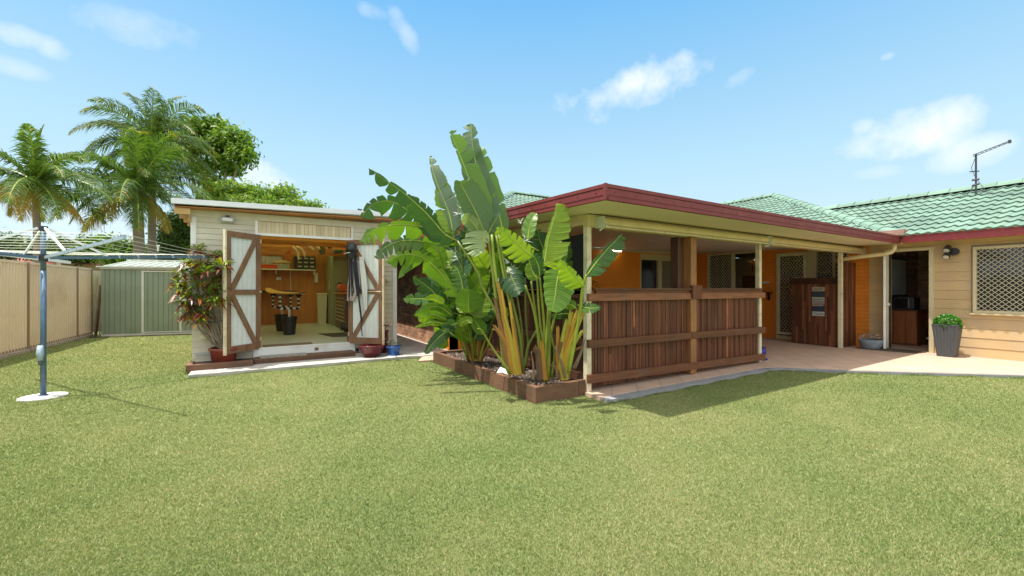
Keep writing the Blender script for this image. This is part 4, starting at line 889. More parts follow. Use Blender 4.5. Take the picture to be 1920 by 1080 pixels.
bird_leaf(C1, [(838, 578), (815, 550), (795, 532), (774, 519)], (6.4, 6.3), 12, 18, .2, roll=.2, fold=.2, tone=.08)
bird_leaf(C1, [(880, 588), (879, 572), (879, 556), (880, 542)], (6.0, 5.9), 21, 21, 0, roll=.1, fold=.15, tone=.6, blunt=.62)
bird_leaf(C1, [(848, 592), (825, 576), (800, 578), (776, 592)], (6.3, 6.1), 8, 12, 0, roll=.3, fold=.2, tone=.55)
bird_leaf(C1, [(838, 600), (815, 590), (798, 592), (780, 590)], (6.2, 6.0), 7, 6, 0, roll=.3, fold=.2, tone=.7)
bird_leaf(C1, [(834, 568), (820, 560), (808, 558), (796, 561)], (6.2, 6.1), 6, 6, 0, roll=.3, fold=.2, tone=.85)
bird_leaf(C1, [(836, 608), (812, 604), (795, 608), (778, 613)], (6.2, 6.0), 3, 5, 0, roll=.2, fold=.2, tone=.75)
bird_leaf(C1, [(852, 630), (838, 622), (815, 640), (797, 664)], (6.0, 5.8), 12, 13, .6, roll=.2, fold=.2, tone=.12)
bird_leaf(C1, [(905, 628), (900, 615), (893, 605), (890, 597)], (6.0, 5.9), 11, 11, 0, roll=.1, fold=.2, tone=.5)
bird_leaf(C1, [(862, 612), (868, 604), (880, 600), (885, 606)], (6.0, 5.9), 6, 7, 0, roll=.1, fold=.2, tone=.85)
bird_leaf(C1, [(858, 606), (842, 612), (830, 622)], (6.0, 5.9), 10, 9, .3, roll=.1, fold=.2, tone=.45)
bird_leaf(C1, [(840, 560), (836, 530), (832, 505), (838, 492)], (6.4, 6.4), 14, 14, .2, roll=.2, fold=.2, tone=.55)
bird_leaf(C1, [(870, 560), (866, 530), (858, 505), (850, 498)], (6.2, 6.3), 10, 16, .3, roll=.2, fold=.2, tone=.4)
bird_leaf(C1, [(832, 500), (822, 475), (806, 460), (794, 458)], (6.3, 6.2), 12, 16, 0, roll=.2, fold=.2, tone=.75)
rr = random.Random(11)
for k in range(20):      # low rounded leaves over the path side of the bed
    bx_, by_ = rr.uniform(835, 890), rr.uniform(575, 650); a = rr.uniform(-1.7, -.2); ln = rr.uniform(32, 62)
    tx, ty = bx_+ln*math.sin(a), by_-ln*math.cos(a)*.7; dp = rr.uniform(6.5, 6.9)
    bird_leaf(C1, [(bx_, by_), ((bx_+tx)/2, (by_+ty)/2-rr.uniform(2, 10)), (tx, ty)], (dp, dp-.2), rr.uniform(8, 14), rr.uniform(8, 14), 0, roll=rr.uniform(-.3, .5), fold=.25, tone=rr.choice((.1, .3, .5, .65, .8)))
for k in range(40):      # the mass of inner leaves
    bx_, by_ = rr.uniform(815, 960), rr.uniform(455, 640)
    a = rr.uniform(-1.0, 1.0); ln = rr.uniform(42, 85)
    if bx_ < 850: a -= .6
    tx, ty = bx_+ln*math.sin(a), by_-ln*math.cos(a)*rr.choice((1, 1, .6))
    if ty < 385: ty = 385+rr.uniform(0, 30)
    if tx < 790 and ty < 500: tx = 800
    dp = rr.uniform(6.3, 7.0)
    bird_leaf(C1, [(bx_, by_), ((bx_+tx)/2+rr.uniform(-8, 8), (by_+ty)/2-rr.uniform(0, 12)), (tx, ty)], (dp, dp+rr.uniform(-.2, .3)), rr.uniform(10, 18), rr.uniform(10, 18), rr.choice((0, 0, .5, .7)), roll=rr.uniform(-.5, .5), fold=.25, tone=rr.choice((.05, .2, .35, .5, .7, .9)))
for k in range(26):
    xb = rr.uniform(848, 925); xt = xb+rr.uniform(-45, 25) if k % 3 else xb+rr.uniform(5, 45); yt = rr.uniform(470, 590)
    stalk(C1, [(xb*.35+893*.65, 674+rr.uniform(-5, 5)), (xb*.75+893*.25, 630), ((xb+xt)/2, (630+yt)/2), (xt, yt)], (7.1, 6.6), .017, .008, rr.choice((.45, .7, 1.0, 1.3)))
for k in range(10):
    xb = 872+k*5+rr.uniform(-4, 4); sheath(C1, [(xb*.4+893*.6, 677), (xb, 650), (xb+(xb-893)*.5, rr.uniform(605, 635))], (7.0, 6.9), .03, .012, rr.choice((.15, .35, .6, .8)))
for px0, py0, px1, py1 in ((900, 674, 862, 560), (896, 674, 862, 462), (885, 676, 820, 462)):
    stalk(C1, [(px0-6, py0), ((px0+px1)/2-2, (py0+py1)/2), (px1, py1)], (7.0, 6.1), .018, .010, 1.0)
# --- C3 right clump
bird_leaf(C3, [(1020, 500), (1026, 462), (1034, 428), (1042, 400), (1044, 381)], (4.95, 4.9), 32, 5, .35, roll=.2, fold=.25, tone=.95)
bird_leaf(C3, [(1098, 520), (1118, 492), (1138, 468), (1154, 452), (1166, 439)], (4.75, 4.6), 23, 6, .06, roll=.35, fold=.3, tone=.3, blunt=.62)
bird_leaf(C3, [(1040, 502), (1040, 480), (1042, 462), (1045, 450)], (5.1, 5.15), 20, 19, .0, roll=.2, fold=.2, tone=.5)
bird_leaf(C3, [(1000, 482), (985, 470), (965, 453), (948, 438), (930, 428)], (4.9, 4.8), 12, 27, .9, roll=.3, fold=.2, tone=.92)
bird_leaf(C3, [(990, 450), (992, 430), (998, 410), (1005, 400)], (5.3, 5.4), 11, 12, 0, roll=.4, fold=.3, tone=.6)
bird_leaf(C3, [(1050, 505), (1045, 525), (1040, 560), (1034, 584)], (4.9, 4.75), 22, 30, .0, roll=.15, fold=.15, tone=.62, blunt=.45)
bird_leaf(C3, [(1096, 538), (1080, 520), (1066, 505), (1050, 487)], (4.65, 4.5), 7, 26, .25, roll=.2, fold=.5, tone=.9, mat=BIRD)
bird_leaf(C3, [(1058, 504), (1045, 500), (1030, 495), (1020, 495)], (4.7, 4.6), 5, 6, 0, roll=.2, fold=.3, tone=.95)
bird_leaf(C3, [(1012, 518), (1010, 500), (1004, 486), (999, 476)], (5.0, 4.9), 12, 12, .5, roll=.1, fold=.2, tone=.1)
bird_leaf(C3, [(1008, 525), (1000, 512), (996, 500), (992, 492)], (5.2, 5.2), 10, 12, 0, roll=.1, fold=.2, tone=.75)
bird_leaf(C3, [(1083, 572), (1095, 576), (1110, 578), (1126, 576)], (5.0, 4.9), 10, 10, .2, roll=.3, fold=.2, tone=.4)
bird_leaf(C3, [(1080, 578), (1072, 572), (1064, 570), (1060, 560)], (4.9, 4.9), 8, 9, .3, roll=.2, fold=.2, tone=.7)
bird_leaf(C3, [(1075, 590), (1060, 588), (1045, 590), (1030, 592)], (5.2, 5.1), 7, 10, .2, roll=.3, fold=.2, tone=.1)
bird_leaf(C3, [(1010, 470), (990, 462), (975, 470), (962, 480)], (5.4, 5.5), 12, 16, .5, roll=.3, fold=.2, tone=.2)
bird_leaf(C3, [(1025, 500), (1020, 470), (1012, 450), (1008, 430)], (5.5, 5.5), 16, 14, .3, roll=.3, fold=.2, tone=.25)
bird_leaf(C3, [(1000, 500), (985, 480), (962, 470), (945, 472)], (5.6, 5.6), 12, 14, .4, roll=.3, fold=.2, tone=.2)
bird_leaf(C3, [(1062, 520), (1056, 490), (1060, 470), (1062, 452)], (5.4, 5.3), 14, 12, .2, roll=.3, fold=.2, tone=.35)
for xa, pts, tn in ((1020, [(1022, 714), (1021, 620), (1016, 560), (1012, 520)], 1.3), (1028, [(1028, 712), (1034, 620), (1055, 555), (1078, 527)], 1.1), (1015, [(1014, 712), (1010, 640), (1000, 580), (985, 535)], 1.0), (1024, [(1026, 712), (1030, 600), (1036, 540), (1040, 502)], 1.2),
                    (1010, [(1016, 710), (1012, 640), (1003, 580), (996, 527)], .8), (1022, [(1020, 716), (1024, 640), (1028, 560), (1020, 500)], 1.4), (1018, [(1024, 716), (1018, 640), (1012, 600), (1006, 500)], .9), (1030, [(1034, 708), (1040, 660), (1030, 600), (1050, 510)], .7)):
    stalk(C3, pts, (5.25, 5.0), .018, .011, tn)
stalk(C3, [(1066, 700), (1078, 640), (1088, 580), (1092, 545), (1100, 515)], (5.1, 4.75), .020, .014, 1.4)
for (xb, xt, yt, tn, w0) in ((1052, 1072, 585, .78, .034), (1058, 1084, 580, .5, .034), (1062, 1094, 585, .6, .03), (1050, 1062, 600, .9, .032), (1066, 1092, 620, .85, .028), (1046, 1046, 612, .3, .028), (1048, 1052, 640, .12, .034), (1056, 1066, 612, .35, .03), (1070, 1090, 650, .1, .02), (1010, 1003, 650, .05, .035), (1018, 1016, 640, .35, .03), (1008, 998, 656, .0, .03)):
    sheath(C3, [(1056*.5+xb*.5 if xb > 1040 else xb+4, 712), (xb, 665), (xt, yt)], (5.2, 5.05), w0*1.25, w0*.7, tn)
for (x0, y0, x1, y1) in ((1075, 690, 1094, 640), (1060, 708, 1040, 650), (1078, 690, 1098, 632), (1000, 712, 996, 660), (1045, 706, 1036, 680)):
    stalk(C3, [(x0, y0), ((x0+x1)/2+2, (y0+y1)/2), (x1, y1)], (5.15, 5.05), .018, .004, mat=DRYL, name='dry_sheath')
# white beaked flowers deep in the foliage
for fx, fy, fd in ((868, 388, 5.6), (860, 398, 5.6), (985, 448, 5.3), (955, 490, 5.6), (962, 500, 5.6), (975, 415, 5.5), (850, 472, 6.0)):
    mb = MB(); c_ = D(fx, fy, fd); c_ -= Vector((0, 0, .02))
    for k in range(6):
        dv = Vector((random.uniform(-1, 1), random.uniform(-1, 1), random.uniform(-.2, 1))).normalized()*random.uniform(.05, .12); n_ = dv.orthogonal().normalized()*.009; n2_ = dv.cross(n_).normalized()*.007
        mb.add([c_, c_+dv*.3+n_, c_+dv, c_+dv*.3-n_, c_+dv*.3+n2_], [(0, 1, 4), (1, 2, 4), (2, 3, 4), (3, 0, 4)])
    mb.build('flower', WHITE, C2)
tag(MB().add([D(931, 699, 5.2), D(938, 688, 5.25), D(948, 692, 5.2), D(953, 703, 5.1), D(940, 698, 5.0), D(943, 694, 5.1)], [(0, 1, 5), (1, 2, 5), (2, 3, 5), (3, 4, 5), (4, 0, 5)]).build('paper_scrap', WHITE, None), 'crumpled white scrap lying on the mulch against the planter edge', 'scrap')
# ================================================================== WORKSHOP SHED
SX0, SX1, SY, SYB, FZ = -.87, 2.62, 9.0, 14.75, .27
shed = thing('workshop_shed', 'cream weatherboard workshop shed with both doors folded open and its inside on view', 'shed', (SX0, SY, 0))
OP = (.13, 1.66, FZ, 2.34)
siding(MB(), 'y', SY, SX0, SX1, .07, 2.70, .098, [(.10, 1.70, .07, 2.34), (.06, 1.74, 2.34, 2.62)], .014).build('front_boards', SHEDC, shed)
wall(MB(), 'y', SY, .09, SX0, SX1, .05, 2.72, [OP]).build('front_wall', PLYD, shed)
gb = MB(); x = .09
while x < 1.70: gb.box(x, min(x+.066, 1.71), SY-.012, SY-.001, 2.39, 2.60, random.choice((.88, .95, 1.0, 1.08, 1.14))); x += .07
gb.build('vertical_boards', M('gable_board', (.64, .54, .37), .6, .1, 3, tone=1), shed)
tr = MB(); tr.box(.05, 1.75, SY-.03, SY-.001, 2.342, 2.388); tr.box(.05, .09, SY-.025, SY-.001, 2.388, 2.61); tr.box(1.71, 1.75, SY-.025, SY-.001, 2.388, 2.61)
tr.box(SX0-.02, SX0+.06, SY-.03, SY-.001, .8, 2.60); tr.box(SX1-.06, SX1+.02, SY-.03, SY-.001, .07, 2.60); tr.build('white_trim', WHITE, shed)
tr = MB(); tr.box(OP[0]-.09, OP[0], SY-.02, SY+.1, FZ-.02, 2.34); tr.box(OP[1], OP[1]+.09, SY-.02, SY+.1, FZ-.02, 2.34); tr.build('door_post', FRAMEW, shed)
MB().box(SX0-.05, SX1+.05, SY-.018, SY-.001, 2.61, 2.73).build('top_board', SHEDC, shed)
# floor, plinth, side and back walls
MB().box(SX0+.05, SX1-.05, SY-.03, SYB, FZ-.05, FZ).build('floor', FLOORW, shed)
pb = MB(); pb.box(.02, 1.78, SY-.06, SY-.03, .08, FZ-.002); xx = .05
while xx < 1.75: pb.box(xx, xx+.05, SY-.064, SY-.06, .10, FZ-.03); xx += .054
pb.box(.0, 1.8, SY-.075, SY+.0, FZ-.001, FZ+.018); pb.build('threshold', WHITE, shed)
tag(MB().box(1.03, 1.10, SY-.069, SY-.064, .17, .23).build('vent', FRAMEW, shed))
vb = MB()
for k in range(4): vb.box(1.79+k*.11, 1.86+k*.11, SY-.028, SY-.015, .085, .15)
vb.build('vent_blocks', BLACKP, shed)
wall(MB(), 'x', SX0, .06, SY+.09, SYB, .0, 2.70).build('side_wall', PLY, shed)
wall(MB(), 'x', SX1-.06, .06, SY+.09, SYB, .0, 2.70).build('side_wall', PLY, shed)
MB().box(SX1-.02, SX1+.0, SY, SYB, .0, 2.6).build('outer_side', SHEDC, shed)
WN = (on_y(486, SYB), on_y(532, SYB), 1.98, 2.40)
wall(MB(), 'y', SYB, .08, SX0, SX1, .0, 2.72, [WN]).build('back_wall', PLY, shed)
f = frame(MB(), 'y', SYB-.02, SYB+.05, WN[0], WN[1], WN[2], WN[3], .035); wno = f.build('window', PLYD, shed)
cur = MB(); n = 60
vs = []
for i in range(n+1):
    x = WN[0]+.03+(WN[1]-WN[0]-.06)*i/n; y = SYB+.03+.008*math.sin(i*.7); vs += [(x, y, WN[2]+.03), (x, y, WN[3]-.03)]
cur.add(vs, [(2*i, 2*i+2, 2*i+3, 2*i+1) for i in range(n)]); cur.build('curtain', M('lit_curtain', (.66, .68, .78), .7, .1, 3, vs=(8, 8, .5)), wno)
# ceiling joists and roof
cj = MB(); y = SY+.5
while y < SYB: cj.box(SX0+.06, SX1-.06, y, y+.05, 2.42, 2.60, 1); y += .9
cj.build('ceiling_joist', PLYD, shed)
MB().box(SX0+.06, SX1-.06, 10.6, 10.64, 2.34, 2.42).build('cross_beam', PLYD, shed); MB().box(SX0+.06, SX1-.06, 13.0, 13.06, 2.30, 2.42).build('cross_beam', PLYD, shed)
rf = MB()
for (x0, x1, y0, y1) in ((SX0-.22, SX1+.10, SY-.30, 9.6), (SX0-.22, SX0+.2, 9.6, 14.2), (SX1-.3, SX1+.10, 9.6, 14.2), (SX0+.2, SX1-.3, 10.7, 11.2), (SX0+.2, SX1-.3, 12.6, 13.0), (SX0-.22, SX1+.10, 14.2, 15.0)):
    rf.add([(x, y, 2.725+.027*(x-SX0)+h) for x in (x0, x1) for y in (y0, y1) for h in (.0, .03)], [(0, 1, 3, 2), (4, 6, 7, 5), (0, 4, 5, 1), (2, 3, 7, 6), (0, 2, 6, 4), (1, 5, 7, 3)])
rf.build('roof_sheet', ROOFD, shed)
sk = MB()  # unseen see-through roof panels, added to let daylight into the shed interior
for (y0, y1) in ((9.6, 10.7), (11.2, 12.6), (13.0, 14.2)):
    sk.add([(x, y, 2.745+.027*(x-SX0)) for x in (SX0+.2, SX1-.3) for y in (y0, y1)], [(0, 2, 3, 1)])
sk.build('added_skylight', M('added_skylight_sheet', (.50, .50, .50), .5, .02, trans=.5), shed)
fz0, fz1 = 2.765, 2.85
fb = MB(); fb.add([(x, y, 2.755+.027*(x-SX0)+h) for x in (SX0-.24, SX1+.12) for y in (SY-.345, SY-.30) for h in (0, .085)], [(0, 1, 3, 2), (4, 6, 7, 5), (0, 4, 5, 1), (2, 3, 7, 6), (0, 2, 6, 4), (1, 5, 7, 3)])
fb.build('fascia', M('blue_white_gutter', (.74, .76, .82), .4, .04), shed)
MB().add([(x, y, 2.715+.022*(x-SX0)+h) for x in (SX0-.2, SX1+.08) for y in (SY-.30, SY-.02) for h in (0, .035)], [(0, 1, 3, 2), (4, 6, 7, 5), (0, 4, 5, 1), (2, 3, 7, 6), (0, 2, 6, 4), (1, 5, 7, 3)]).build('eave_lining', PLYD, shed)
rt = MB(); y = SY-.25
while y < SYB: rt.box(SX0-.21, SX0-.001, y, y+.045, 2.60, 2.70); y += .55
rt.box(SX0-.05, SX0-.01, SY-.1, SYB, 2.5, 2.59); rt.build('rafter_end', M('raw_rafter', (.50, .32, .13), .6, .2, 4), shed)
# doors: hinged outwards, seen from their inner side
def shed_door(side, label):
    hx = OP[0]-.0 if side < 0 else OP[1]
    fx, fy = ((-.37, 8.50) if side < 0 else (2.20, 8.43))
    hp = Vector((hx, SY-.04, 0)); fp = Vector((fx, fy, 0)); u = (fp-hp).normalized(); L_ = (fp-hp).length; nrm = Vector((u.y, -u.x, 0)) if side < 0 else Vector((-u.y, u.x, 0))
    # nrm: towards the viewer
    if nrm.y > 0: nrm = -nrm
    z0, z1 = FZ-.0, 2.345
    Mx = Matrix(((u.x, nrm.x, 0, hp.x), (u.y, nrm.y, 0, hp.y), (0, 0, 1, 0), (0, 0, 0, 1)))
    def B(mb, a, b, c, d_, e_, f_, t=1): return mb.box(a, b, c, d_, e_, f_, t, Mx)
    pn = MB(); x = 0
    while x < L_-.001: B(pn, x, min(x+.088, L_)-.003, -.028, -.012, z0+.01, z1-.01); x += .09
    p = pn.build('door', DOORW, shed, label=label)
    fr = MB(); wd_ = .085
    B(fr, 0, wd_, -.012, .016, z0, z1); B(fr, L_-wd_, L_, -.012, .016, z0, z1)
    B(fr, wd_, L_-wd_, -.012, .014, z1-.10, z1); B(fr, wd_, L_-wd_, -.012, .014, z0, z0+.12); zm = z0+(z1-z0)*.50; B(fr, wd_, L_-wd_, -.012, .015, zm-.045, zm+.045)
    for (za, zb) in ((z1-.09, zm+.03), (z0+.10, zm-.03)):
        a = Mx @ Vector((wd_+.01, .004, za)); b = Mx @ Vector((L_-wd_-.01, .004, zb)); fr.bar(a, b, .024, .085, up=nrm.cross(b-a).normalized())
    fr.build('frame', FRAMEW, p)
    eb = MB(); B(eb, L_, L_+.028, -.03, .018, z0-.015, z1+.015); B(eb, 0, L_, -.046, -.03, z0, z1); eb.build('edge_strip', POSTC, p)
    bb = MB(); B(bb, L_-.11 if side > 0 else .0, L_-.02 if side > 0 else .03, .016, .03, zm-.01, zm+.02) if side < 0 else bb.tube([Mx @ Vector((L_*.45, .03, zm)), Mx @ Vector((L_-.02, .03, zm))], .009, 8)
    for z in (z0+.15, z1-.15): B(bb, .0, .02, .016, .026, z, z+.07)
    bb.build('bolt', ALU, p)
    return Mx, L_, z0, z1
shed_door(-1, 'left shed door of white boards in a brown braced frame')
MR, LR, dz0, dz1 = shed_door(1, 'right shed door with straps and a cap hanging on it')
# things hanging on the right door
hat = thing('baseball_cap', 'black cap with pale trim hanging high on the right shed door', 'cap', tuple(MR @ Vector((.14, .08, 2.05))))
vs = MB(); ctr = MR @ Vector((.13, .10, 2.12))
vs.lathe(tuple(ctr), [(.10, -.02), (.108, .03), (.10, .09), (.07, .14), (.03, .165), (.005, .17)], 20); vs.build('crown', BLACKP, hat, smooth=True)
mb = MB(); pr_ = []
for k in range(13):
    a = math.pi*k/12; q = MR @ Vector((.13+.10*math.cos(a), .10+.03+.10*math.sin(a), 2.09)); q2 = MR @ Vector((.13+.10*math.cos(a)*.9, .10+.02+.05*math.sin(a), 1.96)); pr_ += [q, q2]
mb.add(pr_, [(2*k, 2*k+2, 2*k+3, 2*k+1) for k in range(12)]); mb.build('peak', BLACKP, hat)
MB().tube([MR @ Vector((.06, .235, 2.055)), MR @ Vector((.13, .25, 2.065)), MR @ Vector((.19, .235, 2.075))], .008, 5).build('trim', GREENT, hat)
def cloth(name, lab, cat, mat, rows, off):
    mb = MB(); vs = []
    for i, (z, xa, xb) in enumerate(rows):
        for q in range(7):
            t = q/6; vs.append(MR @ Vector((xa+(xb-xa)*t, off+.015*math.sin(q*2.2+i*.8), z)))
    n = len(rows); mb.add(vs, [(i*7+q, i*7+q+1, (i+1)*7+q+1, (i+1)*7+q) for i in range(n-1) for q in range(6)])
    o = mb.build(name, mat, None); sm = o.modifiers.new('s', 'SOLIDIFY'); sm.thickness = .008; return tag(o, lab, cat)
cloth('apron', 'long grey-pink cloth apron hanging under the black cap on the right shed door', 'apron', M('faded_cloth', (.42, .35, .32), .9, .12, 6), [(2.0, .10, .20), (1.75, .06, .30), (1.45, .02, .30), (1.15, .0, .16), (1.12, .0, .15)], .05)
cloth('white_towel', 'white cloth strip hanging on the right of the right shed door', 'towel', M('white_cloth', (.68, .68, .66), .9, .08, 6), [(2.0, .27, .36), (1.7, .30, .42), (1.4, .33, .46), (1.1, .36, .44), (.95, .39, .43)], .045)
ST = M('black_strap', (.012, .016, .03), .7, .2, 9)
mb = MB()
for (xa, xb, za, zb, wd_) in ((.07, .06, 2.0, 1.20, .02), (.10, .12, 2.0, 1.22, .025), (.12, .15, 1.98, 1.28, .018), (.19, .27, 2.05, 1.32, .055), (.16, .24, 1.9, 1.22, .03), (.06, .055, 1.5, 1.0, .012), (.26, .33, 1.4, .72, .035), (.33, .345, .8, .42, .016), (.28, .30, 1.3, .9, .03)):
    pts = [MR @ Vector((xa+(xb-xa)*t, .075+.01*math.sin(t*5), za+(zb-za)*t)) for t in (0, .25, .5, .75, 1)]
    for p_, q_ in zip(pts, pts[1:]): mb.bar(p_, q_, wd_, .008, up=(MR.to_3x3() @ Vector((0, 1, 0))))
tag(mb.build('hanging_straps', ST, None), 'bunch of long black straps dangling below the cap on the right shed door', 'straps')
# light, outlets, antenna on the shed
fl = thing('wall_light', 'silver oval bulkhead light under the left end of the shed eave', 'light', (-.35, 8.95, 2.55))
lx = on_y(427, 8.95)
MB().tube([(lx-.10, 8.93, 2.585), (lx+.10, 8.93, 2.575)], .05, 14).build('housing', M('silver_grey', (.45, .47, .50), .3, .1), fl, bevel=.01); MB().box(lx-.03, lx+.03, 8.95, 8.99, 2.60, 2.66).build('bracket', BLACKP, fl)
mb = MB().box(lx-.07, lx+.07, 8.875, 8.89, 2.555, 2.605); mb.build('lens', WHITE, fl)
tag(MB().box(on_y(374, 8.98), on_y(390, 8.98), 8.955, 8.975, .50, .58).build('power_outlet', POSTC, None, bevel=.006), 'cream double power outlet low on the shed boards behind the potted croton stems', 'outlet')
tag(MB().box(on_y(721, 8.98), on_y(732, 8.98), 8.95, 8.975, 1.52, 1.60).lathe((on_y(724, 8.98), 8.93, 1.53), [(.02, 0), (.02, .06)], 8).build('power_outlet', SHEDC, None, bevel=.006), 'small cream outlet box on the shed boards right of the open right door', 'outlet')
ra = thing('roof_light', 'small dark floodlight on a bent wire bracket on the shed roof', 'light', (1.85, 8.8, 2.85))
c0 = Vector((on_y(672, 8.9), 8.9, 2.86))
MB().tube([c0, c0+Vector((-.03, 0, .08)), c0+Vector((.0, 0, .13)), c0+Vector((.05, 0, .10))], .007, 6).build('wire', BLACKP, ra); MB().box(c0.x+.0, c0.x+.07, 8.87, 8.93, 2.93, 2.98).build('head', DARK, ra)
# edging, steps and mats in front of the shed
eg = thing('timber_edging', 'brown timber edging round the narrow bed under the croton pot', 'edging', (-.5, 8.6, 0))
MB().box(-.90, .02, 8.44, 8.52, .04, .145).build('front_sleeper', SLEEP, eg, bevel=.005); MB().box(-.90, -.83, 8.52, 8.95, .04, .14, 1.4).build('end_sleeper', SLEEP, eg)
MB().box(-.83, .02, 8.52, 8.97, .05, .115).build('bed', SOIL, eg)
stp = thing('timber_step', 'weathered dark timber step below the shed threshold', 'step', (.9, 8.7, .05))
MB().box(.03, 1.72, 8.60, 8.93, .05, .135, .75).build('tread', SLEEP, stp, bevel=.008)
mt = MB(); 
for i in range(6):
    for j in range(2): mt.box(.12+i*.125, .235+i*.125, 8.62+j*.135, 8.745+j*.135, .137, .155)
tag(mt.build('tile_mat', M('grey_deck_tile', (.27, .25, .22), .8, .2, 12, vs=(9, 1, 1)), None), 'grey slatted tile mat lying on the left half of the timber step', 'mat')
tag(MB().box(.17, 1.02, 9.08, 9.42, FZ+.003, FZ+.014).build('floor_mat', M('brown_rug', (.16, .12, .08), .95, .2, 20), None), 'brown mat on the shed floor just behind the threshold', 'mat')
tag(MB().poly([(1.55, 10.25), (2.3, 10.1), (2.3, 11.0), (1.35, 11.1)], FZ+.003, FZ+.012).build('floor_mat', M('charcoal_rug', (.06, .055, .05), .95, .2, 20), None), 'dark charcoal mat deeper in the shed on the right', 'mat')
# ---- inside the shed
bk = BLACKP
for nm, (x, y), h_, lb in (('front', (.76, 11.35), .43, 'black bucket holding the nearer post of the shaping stand'), ('back', (.66, 12.4), .43, 'black bucket holding the farther post of the shaping stand')):
    b_2 = thing('bucket', lb, 'bucket', (x, y, FZ), group='black buckets under the shaping stand')
    MB().lathe((x, y, FZ), [(.125, 0), (.165, h_-.05), (.178, h_-.045), (.178, h_-.01), (.168, h_), (.155, h_), (.15, h_-.05), (.01, h_-.06)], 26).build('pail', BLACKP, b_2, smooth=False)
    stnd = thing('shaping_stand', 'striped U shaped %s cradle of the board stand on its white pipe' % ('nearer' if nm == 'front' else 'farther'), 'stand', (x, y, FZ), group='striped cradles of the board stand')
    MB().tube([(x, y, FZ+.1), (x, y, FZ+.62)], .028, 12).build('pipe', WHITE, stnd)
    mb = MB(); P_ = [Vector((x-.20, y-.03, FZ+.92)), Vector((x-.20, y-.02, FZ+.62)), Vector((x+.20, y+.02, FZ+.62)), Vector((x+.20, y+.03, FZ+.92))]
    q_ = []
    for a, b in zip(P_, P_[1:]): q_ += [a.lerp(b, i/6) for i in range(6)]
    q_.append(P_[-1])
    for i in range(len(q_)-1): mb.tube([q_[i], q_[i+1]], .030, 10, .1 if i % 2 else .9)
    mb.tube([P_[0]+Vector((-.06, 0, .01)), P_[0]+Vector((.06, 0, .01))], .03, 8, .1); mb.tube([P_[3]+Vector((-.06, 0, .01)), P_[3]+Vector((.06, 0, .01))], .03, 8, .1)
    mb.build('cradle', STRIPE, stnd)
bd = thing('surfboard', 'amber coloured surfboard blank lying across the shaping stand', 'surfboard', (.7, 11.8, 1.24))
mb = MB(); n = 26; m_ = 12; vs = []
A0 = Vector((.36, 12.9, 1.275)); A1 = Vector((1.02, 10.9, 1.235))
dr = (A1-A0); Lb = dr.length; dr.normalize(); sd = dr.cross(Vector((0, 0, 1))).normalized()
for i in range(n+1):
    t = i/n; wdt = .255*max(.02, math.sin(math.pi*(t*.92+.04)))**.55*(1 if t > .3 else .8+.66*t); th = .028*max(.1, math.sin(math.pi*(t*.94+.03)))**.5; rk = .10*(2*t-1)**4*(1.0 if t < .5 else .4)
    c_ = A0+dr*Lb*t+Vector((0, 0, rk))
    for k in range(m_): a = 2*math.pi*k/m_; vs.append(c_+sd*(math.cos(a)*wdt)+Vector((0, 0, math.sin(a)*th)))
mb.add(vs, [(i*m_+k, i*m_+(k+1) % m_, (i+1)*m_+(k+1) % m_, (i+1)*m_+k) for i in range(n) for k in range(m_)]); mb.build('deck', M('amber_board', (.62, .36, .10), .35, .12, 2), bd, smooth=True)
# back wall shelf and what stands on it
sx0, sx1 = on_y(484, 14.5), on_y(592, 14.5)
sh = thing('wall_shelf', 'long white shelf across the back wall of the shed', 'shelf', (1, 14.6, 1.93))
MB().box(sx0, sx1, 14.45, 14.74, 1.925, 1.955).build('board', WHITE, sh); mb = MB()
for x in (on_y(517, 14.6), on_y(588, 14.6)): mb.box(x, x+.02, 14.5, 14.74, 1.80, 1.925)
mb.build('bracket', WHITE, sh)
bx0, bx1 = on_y(487, 14.5), on_y(520, 14.5); wdb = (bx1-bx0)/5
for k in range(5):
    bn = thing('storage_bin', 'orange storage bin number %s from the left in the row on the back shelf' % ('one', 'two', 'three', 'four', 'five')[k], 'bin', (bx0+wdb*(k+.5), 14.55, 1.955), group='orange bins on the back shelf')
    bn['label'] = ('leftmost orange bin on the back shelf, beside the door post', 'second orange bin from the left on the back shelf', 'middle orange bin of five on the back shelf', 'fourth orange bin from the left on the back shelf', 'rightmost orange bin, next to the power planer on the back shelf')[k]
    c_ = MB(); x = bx0+wdb*k; c_.box(x+.004, x+wdb-.006, 14.46, 14.66, 1.957, 2.07); c_.box(x+.0, x+wdb-.002, 14.445, 14.465, 2.04, 2.085); c_.build('tub', M('orange_plastic', (.75, .11, .015), .4, .08) if k == 0 else bpy.data.materials['orange_plastic'], bn, bevel=.004)
pn = thing('power_planer', 'cream and grey power planer on the back shelf beside the orange bins', 'tool', (1.1, 14.55, 1.955))
xa, xb = on_y(513, 14.5), on_y(545, 14.5)
MB().tube([(xa, 14.5, 2.13), (xa+.06, 14.5, 2.165), (xa+.3, 14.5, 2.165), (xb, 14.5, 2.13)], [.03, .055, .055, .035], 12).build('body', M('cream_plastic', (.66, .52, .28), .4, .05), pn, smooth=True)
MB().box(xa+.1, xb-.03, 14.46, 14.58, 1.957, 2.10).build('base', M('grey_box', (.36, .36, .33), .5, .2, 8), pn)
du = thing('drawer_unit', 'black parts cabinet with nine labelled drawers at the right end of the back shelf', 'drawers', (1.4, 14.5, 1.955))
xa, xb = on_y(552, 14.45), on_y(592, 14.45)
MB().box(xa, xb, 14.45, 14.72, 1.957, 2.36).build('case', BLACKP, du, bevel=.008)
